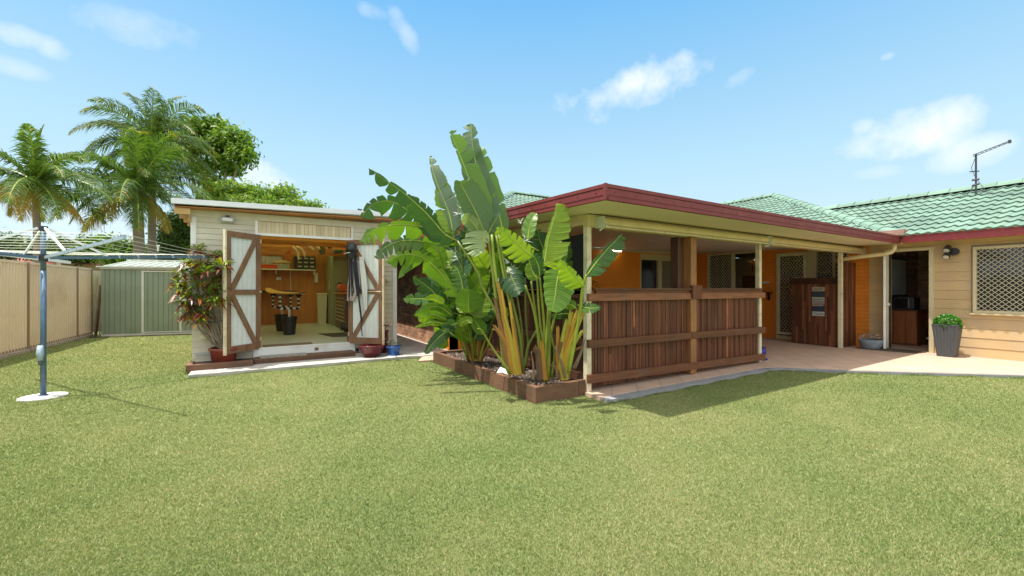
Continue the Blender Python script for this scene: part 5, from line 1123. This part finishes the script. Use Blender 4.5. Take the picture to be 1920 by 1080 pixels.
for r in range(3):
    for c_ in range(3):
        ww = (xb-xa-.08)/3; x = xa+.07+c_*ww; z = 1.98+r*.125
        dw = MB().box(x, x+ww-.02, 14.435, 14.45, z, z+.11).build('drawer', DARK, du); MB().box(x+.02, x+ww-.04, 14.43, 14.436, z+.045, z+.085).build('label_card', M('label_cream', (.50, .46, .34), .6) if 'label_cream' not in bpy.data.materials else bpy.data.materials['label_cream'], dw)
tag(MB().box(on_y(518, 14.7), on_y(527, 14.7), 14.70, 14.745, 1.62, 1.71).build('power_outlet', WHITE, None, bevel=.005), 'white power outlet on the back wall of the shed below the shelf', 'outlet')
tag(MB().box(on_y(590, 14.7), on_y(596, 14.7), 14.66, 14.745, 1.55, 1.86).build('wall_phone', WHITE, None, bevel=.015), 'white handset fixed to the back wall under the right end of the shelf', 'phone')
tag(MB().tube([(on_y(545.5, 14.6), 14.7, 1.2), (on_y(545.5, 14.6), 14.7, 1.92)], .012, 8).build('conduit', WHITE, None), 'white conduit running down the back wall from the shelf', 'conduit')
hp2 = thing('hanging_leash', 'orange dotted coil hanging from the ceiling beam above the planer', 'coil', (1.0, 13, 2.3))
mb = MB(); xc = on_y(541, 13.0)
pts = [Vector((xc+.07*math.sin(k*1.3)*(1-k/60), 13+.05*math.cos(k*1.7), 2.42-k*.0075)) for k in range(44)]; mb.tube(pts, .006, 5); mb.build('coil', SCREENM, hp2)
bnch = thing('workbench', 'dark edged bench top standing along the back wall under the shelf', 'bench', (.8, 14.5, FZ))
xa, xb = SX0+.2, on_y(556, 14.3)
MB().box(xa, xb, 14.15, 14.70, 1.27, 1.30).build('top', BLACKP, bnch); MB().box(xa, xb-.05, 14.25, 14.7, 1.20, 1.27).build('apron_board', PLYD, bnch)
for x in (xa+.05, xb-.2): MB().box(x, x+.05, 14.6, 14.66, FZ, 1.2).build('leg', PLYD, bnch)
# things slung under the roof
mb = MB(); y0 = 11.8
for (px, pz, px2, pz2, r) in ((548, 462, 560, 488, .028), (556, 462, 572, 482, .026), (560, 458, 590, 470, .03), (575, 456, 600, 468, .035)):
    d1 = 790*0
    a = Vector((on_y(px, y0), y0, H+(540-pz)*(V[0]*on_y(px, y0)+V[1]*y0)/F)); b = Vector((on_y(px2, y0), y0, H+(540-pz2)*(V[0]*on_y(px2, y0)+V[1]*y0)/F)); mid = a.lerp(b, .5)+Vector((.05, 0, .03)); mb.tube(smooth_path([a, mid, b], 8), [r*.6]+[r]*7+[r*.5], 8)
tag(mb.build('curved_timbers', M('bone_timber', (.55, .45, .32), .6, .1), None), 'pale curved timber pieces slung under the shed roof', 'timber pieces')
mb = MB()
for (px, pz, px2, pz2, r) in ((600, 457, 606, 476, .085), (590, 456, 612, 460, .05), (610, 458, 622, 464, .06), (585, 455, 597, 459, .04)):
    a = Vector((on_y(px, y0), y0+.05, H+(540-pz)*(V[0]*on_y(px, y0)+V[1]*y0)/F)); b = Vector((on_y(px2, y0), y0+.15, H+(540-pz2)*(V[0]*on_y(px2, y0)+V[1]*y0)/F)); mb.tube(smooth_path([a, a.lerp(b, .5)+Vector((.02, 0, .02)), b], 6), [r*.7]+[r]*5+[r*.6], 10)
tag(mb.build('rolled_wetsuit', M('olive_fabric', (.15, .145, .09), .8, .3, 8), None), 'olive rolled gear bundle slung under the shed roof, right of the pale timber pieces', 'gear')
tag(MB().box(on_y(628, 12.5), on_y(642, 12.5), 12.4, 12.8, 2.36, 2.52).build('fishing_crate', M('teal_mesh', (.06, .17, .16), .6, .3, 12), None, bevel=.03), 'teal box under the shed roof beside the orange cord', 'box')
oc = MB(); cx = 2.50
oc.tube([Vector((cx+.02*math.sin(k), 11.3+.13*math.sin(k*2*math.pi/24), 2.03+.30*math.cos(k*2*math.pi/24))) for k in range(25)], .022, 8, caps=False)
oc.tube([Vector((cx-.03, 11.3+.10*math.sin(k*2*math.pi/24), 2.05+.26*math.cos(k*2*math.pi/24))) for k in range(25)], .022, 8, caps=False)
tag(oc.build('extension_cord', SCREENM, None), 'bright orange extension cord coiled on the right wall inside the shed', 'cord')
lk = thing('steel_locker', 'tall grey-green steel locker against the right wall of the shed', 'locker', (2.3, 13.9, FZ))
LOCK = M('locker_green', (.24, .27, .17), .45, .1, 2)
MB().box(2.03, 2.54, 13.2, 14.5, FZ, 2.36).build('case', LOCK, lk); mb = MB()
for y0_, y1_ in ((13.22, 13.84), (13.86, 14.48)): mb.box(2.015, 2.029, y0_, y1_, FZ+.05, 2.33)
mb.build('door', LOCK, lk); MB().box(1.99, 2.014, 13.78, 13.81, 1.35, 1.6).build('handle', ALU, lk)
wbx0, wbx1 = on_y(594, 14.3), on_y(612, 14.3)
wbn = thing('laundry_bin', 'tall cream bin in the back right corner of the shed', 'bin', (1.8, 14.3, FZ))
MB().add([(x, y, z) for z, g_ in ((FZ, .03), (FZ+.92, 0)) for x, y in ((wbx0+g_, 14.15+g_), (wbx1-g_, 14.15+g_), (wbx1-g_, 14.5-g_), (wbx0+g_, 14.5-g_))], [(3, 2, 1, 0), (4, 5, 6, 7), (0, 1, 5, 4), (1, 2, 6, 5), (2, 3, 7, 6), (3, 0, 4, 7)]).build('body', M('bin_cream', (.60, .55, .40), .5, .05), wbn)
MB().box(wbx0-.02, wbx1+.02, 14.13, 14.52, FZ+.92, FZ+.95).build('lid', POSTC, wbn)
cx0 = 2.02
dr_ = thing('drawer_cabinet', 'dark drawer cabinet with an orange-brown top on the right inside the shed', 'cabinet', (2.3, 12.4, FZ))
MB().box(2.05, 2.52, 11.6, 12.95, FZ+.0, 1.22).build('case', M('cab_brown', (.14, .10, .075), .6, .2), dr_); MB().box(2.0, 2.54, 11.55, 13.0, 1.22, 1.26).build('top', PLY, dr_)
for k in range(7):
    MB().box(2.03, 2.049, 11.65, 12.9, .50+k*.1, .51+k*.1).build('drawer_edge', POSTC, dr_)
cs = thing('chainsaw', 'orange and black chainsaw sitting on the cabinet top in the shed', 'chainsaw', (2.2, 12.4, 1.26))
MB().tube([(2.1, 12.15, 1.38), (2.1, 12.55, 1.40)], [.11, .09], 12).build('body', M('saw_orange', (.52, .11, .03), .45, .15), cs); MB().tube([(2.1, 12.6, 1.30), (2.08, 12.75, 1.42), (2.08, 12.6, 1.53), (2.08, 12.3, 1.52)], .018, 6).box(2.02, 2.2, 12.1, 12.9, 1.262, 1.29).build('handle', BLACKP, cs)
tr_ = thing('trolley', 'black wheeled trolley low on the shed floor at the right', 'trolley', (2.2, 11.3, FZ))
for y in (11.35, 11.75): MB().tube([(1.98, y, FZ+.10), (2.05, y, FZ+.10)], .10, 20).tube([(1.972, y, FZ+.10), (1.978, y, FZ+.10)], .03, 10).build('wheel', BLACKP, tr_)
MB().box(2.0, 2.4, 11.0, 11.85, FZ+.07, FZ+.17).build('deck', DARK, tr_, bevel=.02)
# ================================================================== POTS BY THE SHED
def lathe_pot(o, c, prof, mat, nm='pot'): return MB().lathe(c, prof, 32).build(nm, mat, o, smooth=True)
cr = thing('potted_croton', 'red and green croton shrub in a glazed red pot beside the shed door', 'potted plant', (-.42, 8.74, .115))
lathe_pot(cr, (-.41, 8.73, .115), [(.15, 0), (.17, .02), (.205, .20), (.225, .215), (.225, .245), (.205, .25), (.195, .22), (.01, .215)], TERRA)
rosettes = []
dc = 7.15
TIPS = [(372, 468), (402, 478), (420, 480), (352, 492), (374, 496), (398, 498), (418, 497), (345, 512), (362, 515), (385, 510), (405, 520), (422, 512), (338, 530), (352, 535), (375, 535), (400, 535), (418, 545), (355, 556), (376, 560), (398, 552), (366, 580), (352, 588), (383, 588), (376, 602), (418, 564), (405, 566), (362, 598), (348, 570), (340, 545)]
stm = MB()
base = Vector((-.41, 8.73, .33)); lv = []; lt = []
rr = random.Random(5)
for i, (px, py) in enumerate(TIPS):
    dd_ = dc+rr.uniform(-.22, .12); c_ = D(px, py, dd_); c_.y = min(c_.y, 8.9)
    b0 = base+Vector((rr.uniform(-.06, .06), rr.uniform(-.05, .05), 0))
    if i % 2 == 0: stm.tube(smooth_path([b0, b0.lerp(c_, .45)+Vector((0, 0, -.12 if c_.x < -.5 else .05)), c_], 8), [.013]*5+[.009]*4, 6)
    nl = rr.randint(25, 33); yel = rr.random()
    for k in range(nl):
        a = k*2.4+rr.uniform(-.2, .2); rise = rr.uniform(-.6, 1.1)*(1 if py > 470 else 1.2); ln = rr.uniform(.14, .235); wd_ = ln*rr.uniform(.10, .15)
        dr = Vector((math.cos(a), math.sin(a), rise)).normalized(); sd = dr.cross(Vector((0, 0, 1))).normalized(); p0 = c_+dr*.01+Vector((0, 0, rr.uniform(-.05, .03))); p1 = p0+dr*ln*.5; p2 = p0+dr*ln+Vector((0, 0, -ln*rr.uniform(.1, .5)))
        if rise > .2: t = rr.uniform(.66, .92)+(.2 if yel > .86 else 0)
        elif rise > -.1: t = rr.uniform(.42, .9)
        else: t = rr.uniform(.05, .55)
        up = Vector((0, 0, wd_*.35))
        lv += [p0, p1-sd*wd_+up, p2, p1, p0, p1, p2, p1+sd*wd_+up]; lt += [t, t]
np_mesh('leaves', np.array([tuple(v) for v in lv]), 4, np.array(lt), CROTON, cr)
for (px, py) in ((390, 610), (405, 600), (412, 590), (372, 615)):
    c_ = D(px, py, 7.15); stm.tube(smooth_path([base, base.lerp(c_, .5), c_], 6), .012, 6)
stm.build('stems', TBARK, cr); MB().tube([D(385, 603, 7.1), D(405, 604, 7.0), D(424, 598, 7.1)], .008, 6).build('tie', BLACKP, cr)
rp_ = thing('round_pot', 'wide glossy maroon pot on the concrete under the right shed door', 'pot', (2.05, 8.4, .05))
lathe_pot(rp_, (1.98, 8.42, .05), [(.13, 0), (.20, .10), (.235, .19), (.25, .20), (.25, .225), (.22, .225), (.2, .19), (.01, .19)], MAROON)
rp2 = thing('tall_pot', 'narrow tall maroon pot just behind the wide maroon one', 'pot', (2.3, 8.78, .05))
lathe_pot(rp2, (2.30, 8.78, .05), [(.10, 0), (.10, .42), (.115, .43), (.115, .46), (.09, .46), (.085, .4), (.01, .4)], MAROON)
ae = MB(); c_ = D(725, 612, 7.95)
stm = MB().tube([Vector((2.32, 8.78, .45)), Vector((2.34, 8.7, .62)), c_], .009, 6)
def rosette(mb, c_, r, n, t0, t1):
    for k in range(n):
        a = k*2.4; rr_ = r*(.5+.5*((n-k)/n)); dr = Vector((math.cos(a), math.sin(a), .25+1.0*k/n)).normalized(); sd = dr.cross(Vector((0, 0, 1))).normalized()*rr_*.24
        mb.add([c_, c_+dr*rr_*.6-sd, c_+dr*rr_, c_+dr*rr_*.6+sd], [(0, 1, 2, 3)], random.uniform(t0, t1))
rosette(ae, c_, .10, 26, 0, .15); ae.build('leaves', SUCC, rp2); stm.build('stem', TBARK, rp2)
bl_ = thing('blue_pot', 'small bright blue glazed pot of pale succulents by the corner of the shed', 'potted plant', (2.42, 8.3, .05))
lathe_pot(bl_, (2.40, 8.38, .05), [(.11, 0), (.13, .0), (.13, .015), (.105, .02), (.125, .14), (.145, .15), (.145, .175), (.125, .175), (.12, .15), (.01, .15)], BLUEP)
mb = MB()
for k in range(16):
    mb = MB(); a = random.random()*6.28; r = random.uniform(.0, .17); rosette(mb, Vector((2.40+r*math.cos(a), 8.38+r*math.sin(a), .25+random.uniform(0, .10))), random.uniform(.04, .07), 12, .4, 1); mb.build('succulent', SUCC, bl_)
# ================================================================== CLOTHESLINE
cl = thing('rotary_clothesline', 'blue-grey rotary clothesline with four arms standing on the lawn', 'clothesline', (-2.24, 7.63, 0))
MB().lathe((-2.24, 7.63, 0), [(.225, -.03), (.225, .012), (.218, .02), (.0, .024)], 48).build('concrete_pad', M('pale_concrete', (.56, .54, .50), .85, .1, 4, bump=.2), cl)
MB().tube([(-2.24, 7.63, .02), (-2.24, 7.63, 1.60)], .029, 20).tube([(-2.24, 7.63, 1.6), (-2.24, 7.63, 2.13)], .026, 20).tube([(-2.24, 7.63, .02), (-2.24, 7.63, .035)], .045, 20).build('pole', POLE, cl, smooth=True)
hb = MB(); hc = Vector((-2.24, 7.63, 0)); off = -Vector((V[0], V[1], 0))*.05+Vector((R[0], R[1], 0))*.015
hb.tube([hc+off+Vector((0, 0, .66)), hc+off+Vector((0, 0, .56)), hc+off*1.5+Vector((R[0]*.02, R[1]*.02, .47))], [.027, .036, .022], 12); hb.build('winder_housing', ARM, cl, smooth=True)
MB().tube([hc+off*1.5+Vector((R[0]*.02, R[1]*.02, .47)), hc+off*1.8+Vector((R[0]*.035, R[1]*.035, .43))], .018, 10).build('winder_socket', BLACKP, cl)
MB().tube([(-2.24, 7.63, 1.72), (-2.24, 7.63, 1.80)], .042, 12).build('hub', BLACKP, cl); MB().tube([(-2.24, 7.63, 2.10), (-2.24, 7.63, 2.16)], .042, 12).build('top_hub', BLACKP, cl)
dirs = []; a0 = math.atan2(-1.82, 1.15)
for k in range(4): dirs.append(Vector((math.cos(a0+k*math.pi/2), math.sin(a0+k*math.pi/2), 0)))
AL = 2.08
def armp(k, s): return hc+dirs[k % 4]*s*AL+Vector((0, 0, 1.76+.15*s))
for k in range(4):
    ar = MB().bar(armp(k, .03), armp(k, 1), .024, .036).build('arm', ARM if k == 0 else POLE, cl)
    for j in range(7): s_ = .36+j*.105; p_ = armp(k, s_); MB().bar(p_-dirs[k]*.009+Vector((0, 0, .008)), p_+dirs[k]*.009+Vector((0, 0, .008)), .03, .046).build('line_clip', ARM, ar)
    MB().bar(hc+dirs[k]*.05+Vector((0, 0, 2.13)), armp(k, .30)+Vector((0, 0, .02)), .018, .026).build('strut', ARMW, cl)
for j in range(7):
    s_ = .36+j*.105; mb = MB()
    for k in range(4):
        a, b = armp(k, s_)+Vector((0, 0, .035)), armp(k+1, s_)+Vector((0, 0, .035)); mb.tube([a, a.lerp(b, .5)-Vector((0, 0, .012)), b], .0025, 5)
    mb.build('line', LINE, cl)
# pegs
pg = MB(); rr = random.Random(2)
for (k, s_, t_) in ((0, .9, .05), (0, .9, .1), (0, .8, .5), (2, .6, .4), (3, .7, .7), (3, .8, .3), (2, .9, .6), (3, .5, .5), (3, .6, .2)):
    c_ = armp(k, s_).lerp(armp(k+1, s_), t_)+Vector((0, 0, .03)); pg.bar(c_+Vector((0, .0, .05)), c_+Vector((.01, .02, -.03)), .014, .01); pg.bar(c_+Vector((.02, 0, .05)), c_+Vector((.0, .03, -.03)), .014, .01)
pg.build('pegs', WHITE, cl)
# ================================================================== FENCE, GREEN SHED, NEIGHBOURS
def fxy(y): return -4.2+.062*(y-12.3)
fn = thing('metal_fence', 'long beige ribbed metal fence along the left side of the lawn', 'fence', (fxy(8), 8, 0))
fh = 1.92
def corr_panel(mb, p, q, z0, z1, pitch=.115, depth=.035, tone=1.0):
    p = Vector(p); q = Vector(q); d_ = (q-p); L_ = d_.length; d_.normalize(); n_ = Vector((d_.y, -d_.x, 0)); pts = []; s = 0
    k = 0
    while s < L_:
        for ds, dp in ((0, 0), (.34, 0), (.5, 1), (.84, 1)):
            if s+ds*pitch < L_: pts.append((s+ds*pitch, dp*depth))
        s += pitch
    vs = []
    for s, dp in pts: b = p+d_*s+n_*dp; vs += [(b.x, b.y, z0), (b.x, b.y, z1)]
    mb.add(vs, [(2*i, 2*i+2, 2*i+3, 2*i+1) for i in range(len(pts)-1)], tone); return mb
posts = [1.2, 3.6, 6.0, 8.4, 10.8, 13.2, 15.62, 16.55]
for a, b in zip(posts, posts[1:]):
    corr_panel(MB(), (fxy(a), a, 0), (fxy(b), b, 0), .08, fh-.02, tone=random.uniform(.95, 1.04)).build('panel', FENCEC, fn)
    MB().bar((fxy(a)+.01, a, fh), (fxy(b)+.01, b, fh), .06, .05).build('top_rail', FENCEC, fn)
    MB().bar((fxy(a)+.01, a, .10), (fxy(b)+.01, b, .10), .05, .04).build('bottom_rail', FENCED, fn)
for a in posts: MB().box(fxy(a)+.005, fxy(a)+.055, a-.03, a+.03, .0, fh+.01).build('post', FENCED, fn)
mb = MB()
for a, b in zip(posts, posts[1:]): mb.bar((fxy(a)+.03, a+.05, .02), (fxy(b)+.03, b-.05, .02), .12, .10)
mb.build('plinth', M('old_concrete', (.38, .33, .26), .9, .25, 4, bump=.4), fn)
f2 = thing('metal_fence', 'short paler fence panel in the far corner between the beige fence and the green shed', 'fence', (-3.6, 17.4, 0))
corr_panel(MB(), (-4.0, 17.9, 0), (-1.0, 17.2, 0), .1, 1.88).build('panel', M('pale_yellow_steel', (.60, .55, .36), .5, .05), f2)
corr_panel(MB(), (-3.93, 16.6, 0), (-3.86, 17.9, 0), .1, 1.88).build('side_panel', bpy.data.materials['pale_yellow_steel'], f2)
for i, (px, yy, wd_, h_, mat_, lb) in enumerate(((179, 16.5, .22, 1.45, 'a', 'wide reddish board leaning in the gap beside the green shed'), (186, 16.35, .05, 1.45, 'b', 'narrow pale batten leaning against the left side of the green shed'), (172, 16.8, .05, 1.7, 'b', 'thin pale batten leaning in the fence corner'))):
    x = on_y(px, yy); m_ = M('lean_board_%s%d' % (mat_, i), (.22, .13, .09) if mat_ == 'a' else (.45, .35, .24), .8, .3, 4)
    tag(MB().bar((x, yy, .0), (x+.08, yy+.15, h_), wd_, .03).build('leaning_board', m_, None), lb, 'board')
gs = thing('garden_shed', 'low green metal garden shed with pale trim beyond the clothesline', 'garden shed', (-3.6, 16.15, 0))
G0 = Vector((-3.60, 16.15, 0)); G1 = Vector((-.9, 15.55, 0)); gd = (G1-G0).normalized(); gn = Vector((gd.y, -gd.x, 0)); gt = 1.93
def gp_(s, o=0, z=0): p = G0+gd*s+gn*o; return Vector((p.x, p.y, z))
def ribbed(mb, s0, s1, z0, z1, o):
    mb.quad(gp_(s0, o, z0), gp_(s1, o, z0), gp_(s1, o, z1), gp_(s0, o, z1), .01)
    s = s0+.08
    while s < s1-.04: mb.bar(gp_(s, o+.004, z0+.002), gp_(s, o+.004, z1-.002), .012, .014, up=gn, tone=.80); s += .125 if int(s*10) % 3 else .09
    return mb
ds0 = .92; ds1 = 1.86
ribbed(MB(), 0, ds0, .06, gt, .0).build('front_wall', GREENS, gs)
dr_ = ribbed(MB(), ds0+.06, ds1-.04, .10, gt-.09, .012).build('door', GREENS, gs); ribbed(MB(), ds1+.03, 2.75, .10, gt-.09, .012).build('door', GREENS, gs)
ft = MB()
ft.bar(gp_(ds0+.03, .02, .05), gp_(ds0+.03, .02, gt-.05), .055, .03, up=gn); ft.bar(gp_(ds1, .03, .08), gp_(ds1, .03, gt-.09), .05, .03, up=gn)
ft.bar(gp_(0, .02, .045), gp_(2.75, .02, .045), .03, .05); ft.bar(gp_(ds0, .025, gt-.07), gp_(2.75, .025, gt-.07), .03, .03); ft.bar(gp_(-.02, .02, gt+.01), gp_(2.75, .02, gt+.01), .05, .05); ft.bar(gp_(ds0+.06, .025, .10), gp_(2.75, .025, .10), .02, .03)
ft.build('trim', GREENT, gs)
MB().bar(gp_(ds1-.25, .045, 1.0), gp_(ds1-.06, .045, 1.0), .02, .05).bar(gp_(ds1+.04, .045, 1.02), gp_(ds1+.30, .045, 1.02), .02, .05).build('handle', GREENT, gs)
MB().bar(gp_(ds1-.13, .06, .99), gp_(ds1+.05, .06, .99), .02, .03).build('padlock', BLACKP, gs)
MB().quad(gp_(0, 0, .05), gp_(0, -1.5, .05), gp_(0, -1.5, gt+.1), gp_(0, 0, gt), .01).build('side_wall', GREENS, gs)
rs = MB(); rs.quad(gp_(-.06, .08, gt+.035), gp_(2.8, .08, gt+.035), gp_(2.8, -1.5, gt+.30), gp_(-.06, -1.5, gt+.30), .01); rs.build('roof_sheet', M('shed_roof_green', (.30, .36, .31), .35, .1, 3), gs)
rb = MB(); s = 0.0
while s < 2.8: rb.quad(gp_(s, .085, gt+.052), gp_(s+.035, .085, gt+.052), gp_(s+.035, -1.5, gt+.318), gp_(s, -1.5, gt+.318), .014); s += .235
rb.bar(gp_(-.08, .09, gt+.05), gp_(2.8, .09, gt+.05), .02, .04); rb.bar(gp_(-.08, -1.5, gt+.33), gp_(2.8, -1.5, gt+.33), .03, .04); rb.build('roof_ribs', GREENT, gs)
tag(MB().box(-3.82, -3.70, 16.0, 16.1, 0, .04).poly([(-3.7, 15.98), (-.9, 15.38), (-.9, 15.6), (-3.7, 16.15)], -.02, .012).build('shed_footing', M('dirt', (.07, .055, .035), .95, .3, 9), None), 'dark dirt strip along the foot of the green garden shed', 'footing')
nb_ = thing('neighbour_carport', 'low grey carport roof with a white gutter just beyond the beige fence', 'carport', (-7, 16, 0))
MB().quad((-5.3, 10.0, 2.22), (-5.0, 19, 2.22), (-6.6, 19, 2.48), (-6.9, 14.6, 2.48), .03).build('roof', ROOFD, nb_)
MB().bar((-5.28, 11.5, 2.20), (-4.98, 19, 2.20), .05, .09).build('gutter', WHITE, nb_)
for x, y in ((-5.3, 12), (-5.1, 18.5)): MB().box(x-.04, x+.04, y-.04, y+.04, 0, 2.2).build('post', WHITE, nb_)
for (x0, x1, y0, y1, ez, rz_, lb) in ((-14, -4.5, 33, 42, 2.7, 3.35, 'far red roofed house behind the green garden shed'), (-24, -13.5, 22, 32, 2.3, 2.95, 'far low house with a rusty red roof at the left edge beyond the fence')):
    hs = thing('neighbour_house', lb, 'house', (x0, y0, 0)); MB().box(x0, x1, y0, y1, 0, ez).build('wall', M('n_wall%d' % int(-x0), (.42, .33, .24), .8, .1, 1), hs)
    MB().add([(x0-.5, y0-.5, ez), (x1+.5, y0-.5, ez), (x1+.5, y1+.5, ez), (x0-.5, y1+.5, ez), (x0+3, (y0+y1)/2, rz_), (x1-3, (y0+y1)/2, rz_)], [(0, 1, 5, 4), (1, 2, 5), (2, 3, 4, 5), (3, 0, 4)]).build('roof', M('n_roof%d' % int(-x0), (.36, .09, .06), .6, .15, 1), hs)
# ================================================================== PALMS AND TREES
def palm(label, px, d_, crown_py, trunk_r, nfr, length, seed, tone=.6, lean=0, dead=4, up=.9, grp='coconut palms beyond the fence', splay=.62):
    r = random.Random(seed); base = D(px, 540, d_); base.z = 0; top = D(px+lean, crown_py, d_)
    o = thing('palm_tree', label, 'palm', tuple(base), group=grp)
    pth = smooth_path([base, base.lerp(top, .5)+Vector((.05, 0, 0)), top], 26); rad_ = [trunk_r*(1.15-.35*i/26)*(1+.05*(i % 2)) for i in range(27)]
    MB().tube(pth, rad_, 14).build('trunk', BARK, o)
    fb_ = MB()
    for k in range(26): a = r.random()*6.28; p_ = top+Vector((math.cos(a)*trunk_r, math.sin(a)*trunk_r, r.uniform(-.5, .1))); fb_.tube([p_, p_+Vector((math.cos(a)*.16, math.sin(a)*.16, -r.uniform(.1, .5)))], .02, 4)
    fb_.build('fibres', TBARK, o)
    for k in range(nfr):
        a = k*2.39996+r.uniform(-.25, .25); t_ = (k+.5)/nfr
        el = rad(86-118*t_**.85)+r.uniform(-.12, .12); dd = k >= nfr-dead
        ln = length*r.uniform(.85, 1.1)*(.8 if dd else 1)
        h_ = Vector((math.cos(a), math.sin(a), 0)); d0 = (h_*math.cos(el)+Vector((0, 0, math.sin(el)))); K = 26; p = top.copy(); pts = [p.copy()]; dv = d0.copy()
        for i in range(K):
            dv = (dv+Vector((0, 0, -(.045+.03*(1-t_))*(.4+1.3*i/K)))).normalized(); p = p+dv*ln/K; pts.append(p.copy())
        lv = []; lt = []
        tw = r.uniform(-.5, .5)
        for i in range(4, K*4):
            f = i/4; q = min(int(f), K-1); c_ = pts[q].lerp(pts[q+1], f-q); s = f/K; tg = (pts[q+1]-pts[q]).normalized(); sd = tg.cross(Vector((0, 0, 1)));
            sd = sd.normalized() if sd.length > .05 else Vector((-math.sin(a), math.cos(a), 0)); nr_ = sd.cross(tg).normalized()
            sd, nr_ = (sd*math.cos(tw)+nr_*math.sin(tw)), (nr_*math.cos(tw)-sd*math.sin(tw))
            ll = ln*.27*math.sin(math.pi*min(.98, s**.75*.86+.10))*r.uniform(.85, 1.1)
            for sg in (-1, 1):
                if r.random() < .12: continue
                dl = (sd*sg*splay*1.2+tg*.75+nr_*(.28 if not dd else -.2)+Vector((r.uniform(-.17, .17), r.uniform(-.17, .17), r.uniform(-.28, .10)))).normalized()
                m_ = c_+dl*ll*.5; e_ = c_+dl*ll+Vector((0, 0, -ll*r.uniform(.15, .65)*(1.6 if dd else 1))); ww = tg*(.015+.006*ln/3)
                lv += [c_-ww*.6, c_+ww*.6, m_+ww, m_-ww, m_-ww, m_+ww, e_+ww*.1, e_-ww*.1]
                tt = (.62+.25*(r.random()-.5)+(tone-.6)) if not dd else r.uniform(0, .3)
                if s > .8 and r.random() < .25: tt = r.uniform(.1, .4)
                if not dd and t_ > .75: tt -= .10
                lt += [tt, tt]
        fo = np_mesh('frond', np.array([tuple(v) for v in lv]), 4, np.clip(np.array(lt), 0, 1), FROND, o)
        MB().tube(pts, [.035*(1-.85*i/K) for i in range(K+1)], 6, 1.2).build('stem', STALK, fo)
    return o
palm('slim lower palm with yellowing fronds and bare pale trunk beyond the beige fence', 66, 13.8, 342, .10, 24, 2.3, 4, .58, dead=4)
palm('thick trunked palm with drooping yellow-green fronds right behind the green shed', 259, 17, 355, .19, 27, 3.1, 12, .66, dead=3, lean=-2)
palm('tallest, darkest palm of the pair behind the green shed', 281, 19, 268, .15, 29, 3.2, 23, .9, dead=1, lean=3)
def tree(name, label, cat, base_px, d_, lobes, n, size, mat, trunk=.16, grp=None, tone=(.5, .22), limbs=True, shell=.4):
    b = D(base_px, 540, d_); b.z = 0; o = thing(name, label, cat, tuple(b), group=grp); L3 = []
    for (px, py, rx, rz_, dd) in lobes: c_ = D(px, py, d_+dd); L3.append((c_.x, c_.y, c_.z, rx*(d_)/F, rx*(d_)/F, rz_*d_/F))
    leafball('crown', L3, n, size, mat, o, shell=shell, tone=tone, jit=size*1.1)
    mb = MB(); zt = sum(l[2] for l in L3)/len(L3); fork = Vector((b.x, b.y, zt*.55)); mb.tube([b, fork], [trunk, trunk*.75], 10)
    for l in L3: e_ = Vector((l[0], l[1], l[2]+l[5]*.3)); mb.tube(smooth_path([fork, fork.lerp(e_, .5)+Vector((random.uniform(-.3, .3), random.uniform(-.3, .3), .1)), e_], 6), [trunk*.55*(1-.8*i/6) for i in range(7)], 7)
    mb.build('trunk', TBARK, o)
    return o
tree('broadleaf_tree', 'tall airy broadleaf tree with a rounded crown right of the palms', 'tree', 385, 26, [(365, 240, 30, 16, 0), (400, 238, 34, 16, .5), (438, 262, 34, 20, 0), (455, 292, 26, 20, -.5), (405, 275, 32, 20, 0), (355, 275, 30, 24, 0), (432, 318, 26, 12, .3), (380, 312, 26, 14, 0), (402, 342, 24, 10, 0), (420, 296, 20, 12, 0)], 8500, .15, LEAFB, .2, tone=(.55, .26), shell=.15)
tree('broadleaf_tree', 'spreading bright green tree whose crown shows just above the shed roof', 'tree', 470, 22, [(395, 370, 26, 22, 0), (430, 360, 28, 22, 0), (465, 362, 26, 20, .3), (500, 372, 28, 20, 0), (535, 366, 26, 20, 0), (555, 385, 30, 14, 0), (590, 388, 22, 9, 0), (450, 390, 60, 22, 0), (520, 395, 60, 18, 0)], 12000, .11, LEAFB, .16, tone=(.66, .2), shell=.3)
tree('broadleaf_tree', 'dense olive green tree filling the gap between the palm trunks and the shed', 'tree', 335, 21, [(318, 440, 28, 26, 0), (345, 420, 32, 30, .5), (350, 455, 34, 34, 0), (320, 475, 36, 28, 0), (375, 400, 30, 26, 1.5)], 12000, .085, LEAFD, .14, tone=(.5, .22), shell=.2)
tree('bush', 'green bush behind the garden shed left of the palm trunks', 'bush', 215, 21, [(195, 458, 22, 18, 0), (222, 466, 28, 20, 0), (175, 470, 26, 16, 0), (235, 485, 40, 18, 0)], 6500, .10, LEAFB, .08, tone=(.45, .22), shell=.2)
tree('bush', 'dark low bush behind the clothesline pole', 'bush', 130, 24, [(115, 470, 30, 24, 0), (145, 478, 36, 20, 0), (165, 455, 22, 14, 0), (95, 485, 30, 16, 0)], 6500, .11, LEAFD, .08, tone=(.5, .22), shell=.2)
tree('bush', 'sprawling bush at the left edge beyond the fence', 'bush', 20, 20, [(10, 455, 30, 18, 0), (40, 462, 26, 16, 0), (-15, 470, 40, 22, 0), (62, 470, 24, 12, 0)], 5500, .09, LEAFD, .07, tone=(.45, .25), shell=.2)
tree('broadleaf_tree', 'far dark tree low on the horizon behind the palm trunks', 'tree', 262, 34, [(240, 485, 60, 20, 0), (300, 480, 60, 22, 0), (190, 488, 60, 14, 0), (120, 490, 60, 14, 0)], 6500, .17, LEAFD, .1, tone=(.45, .22), shell=.2)
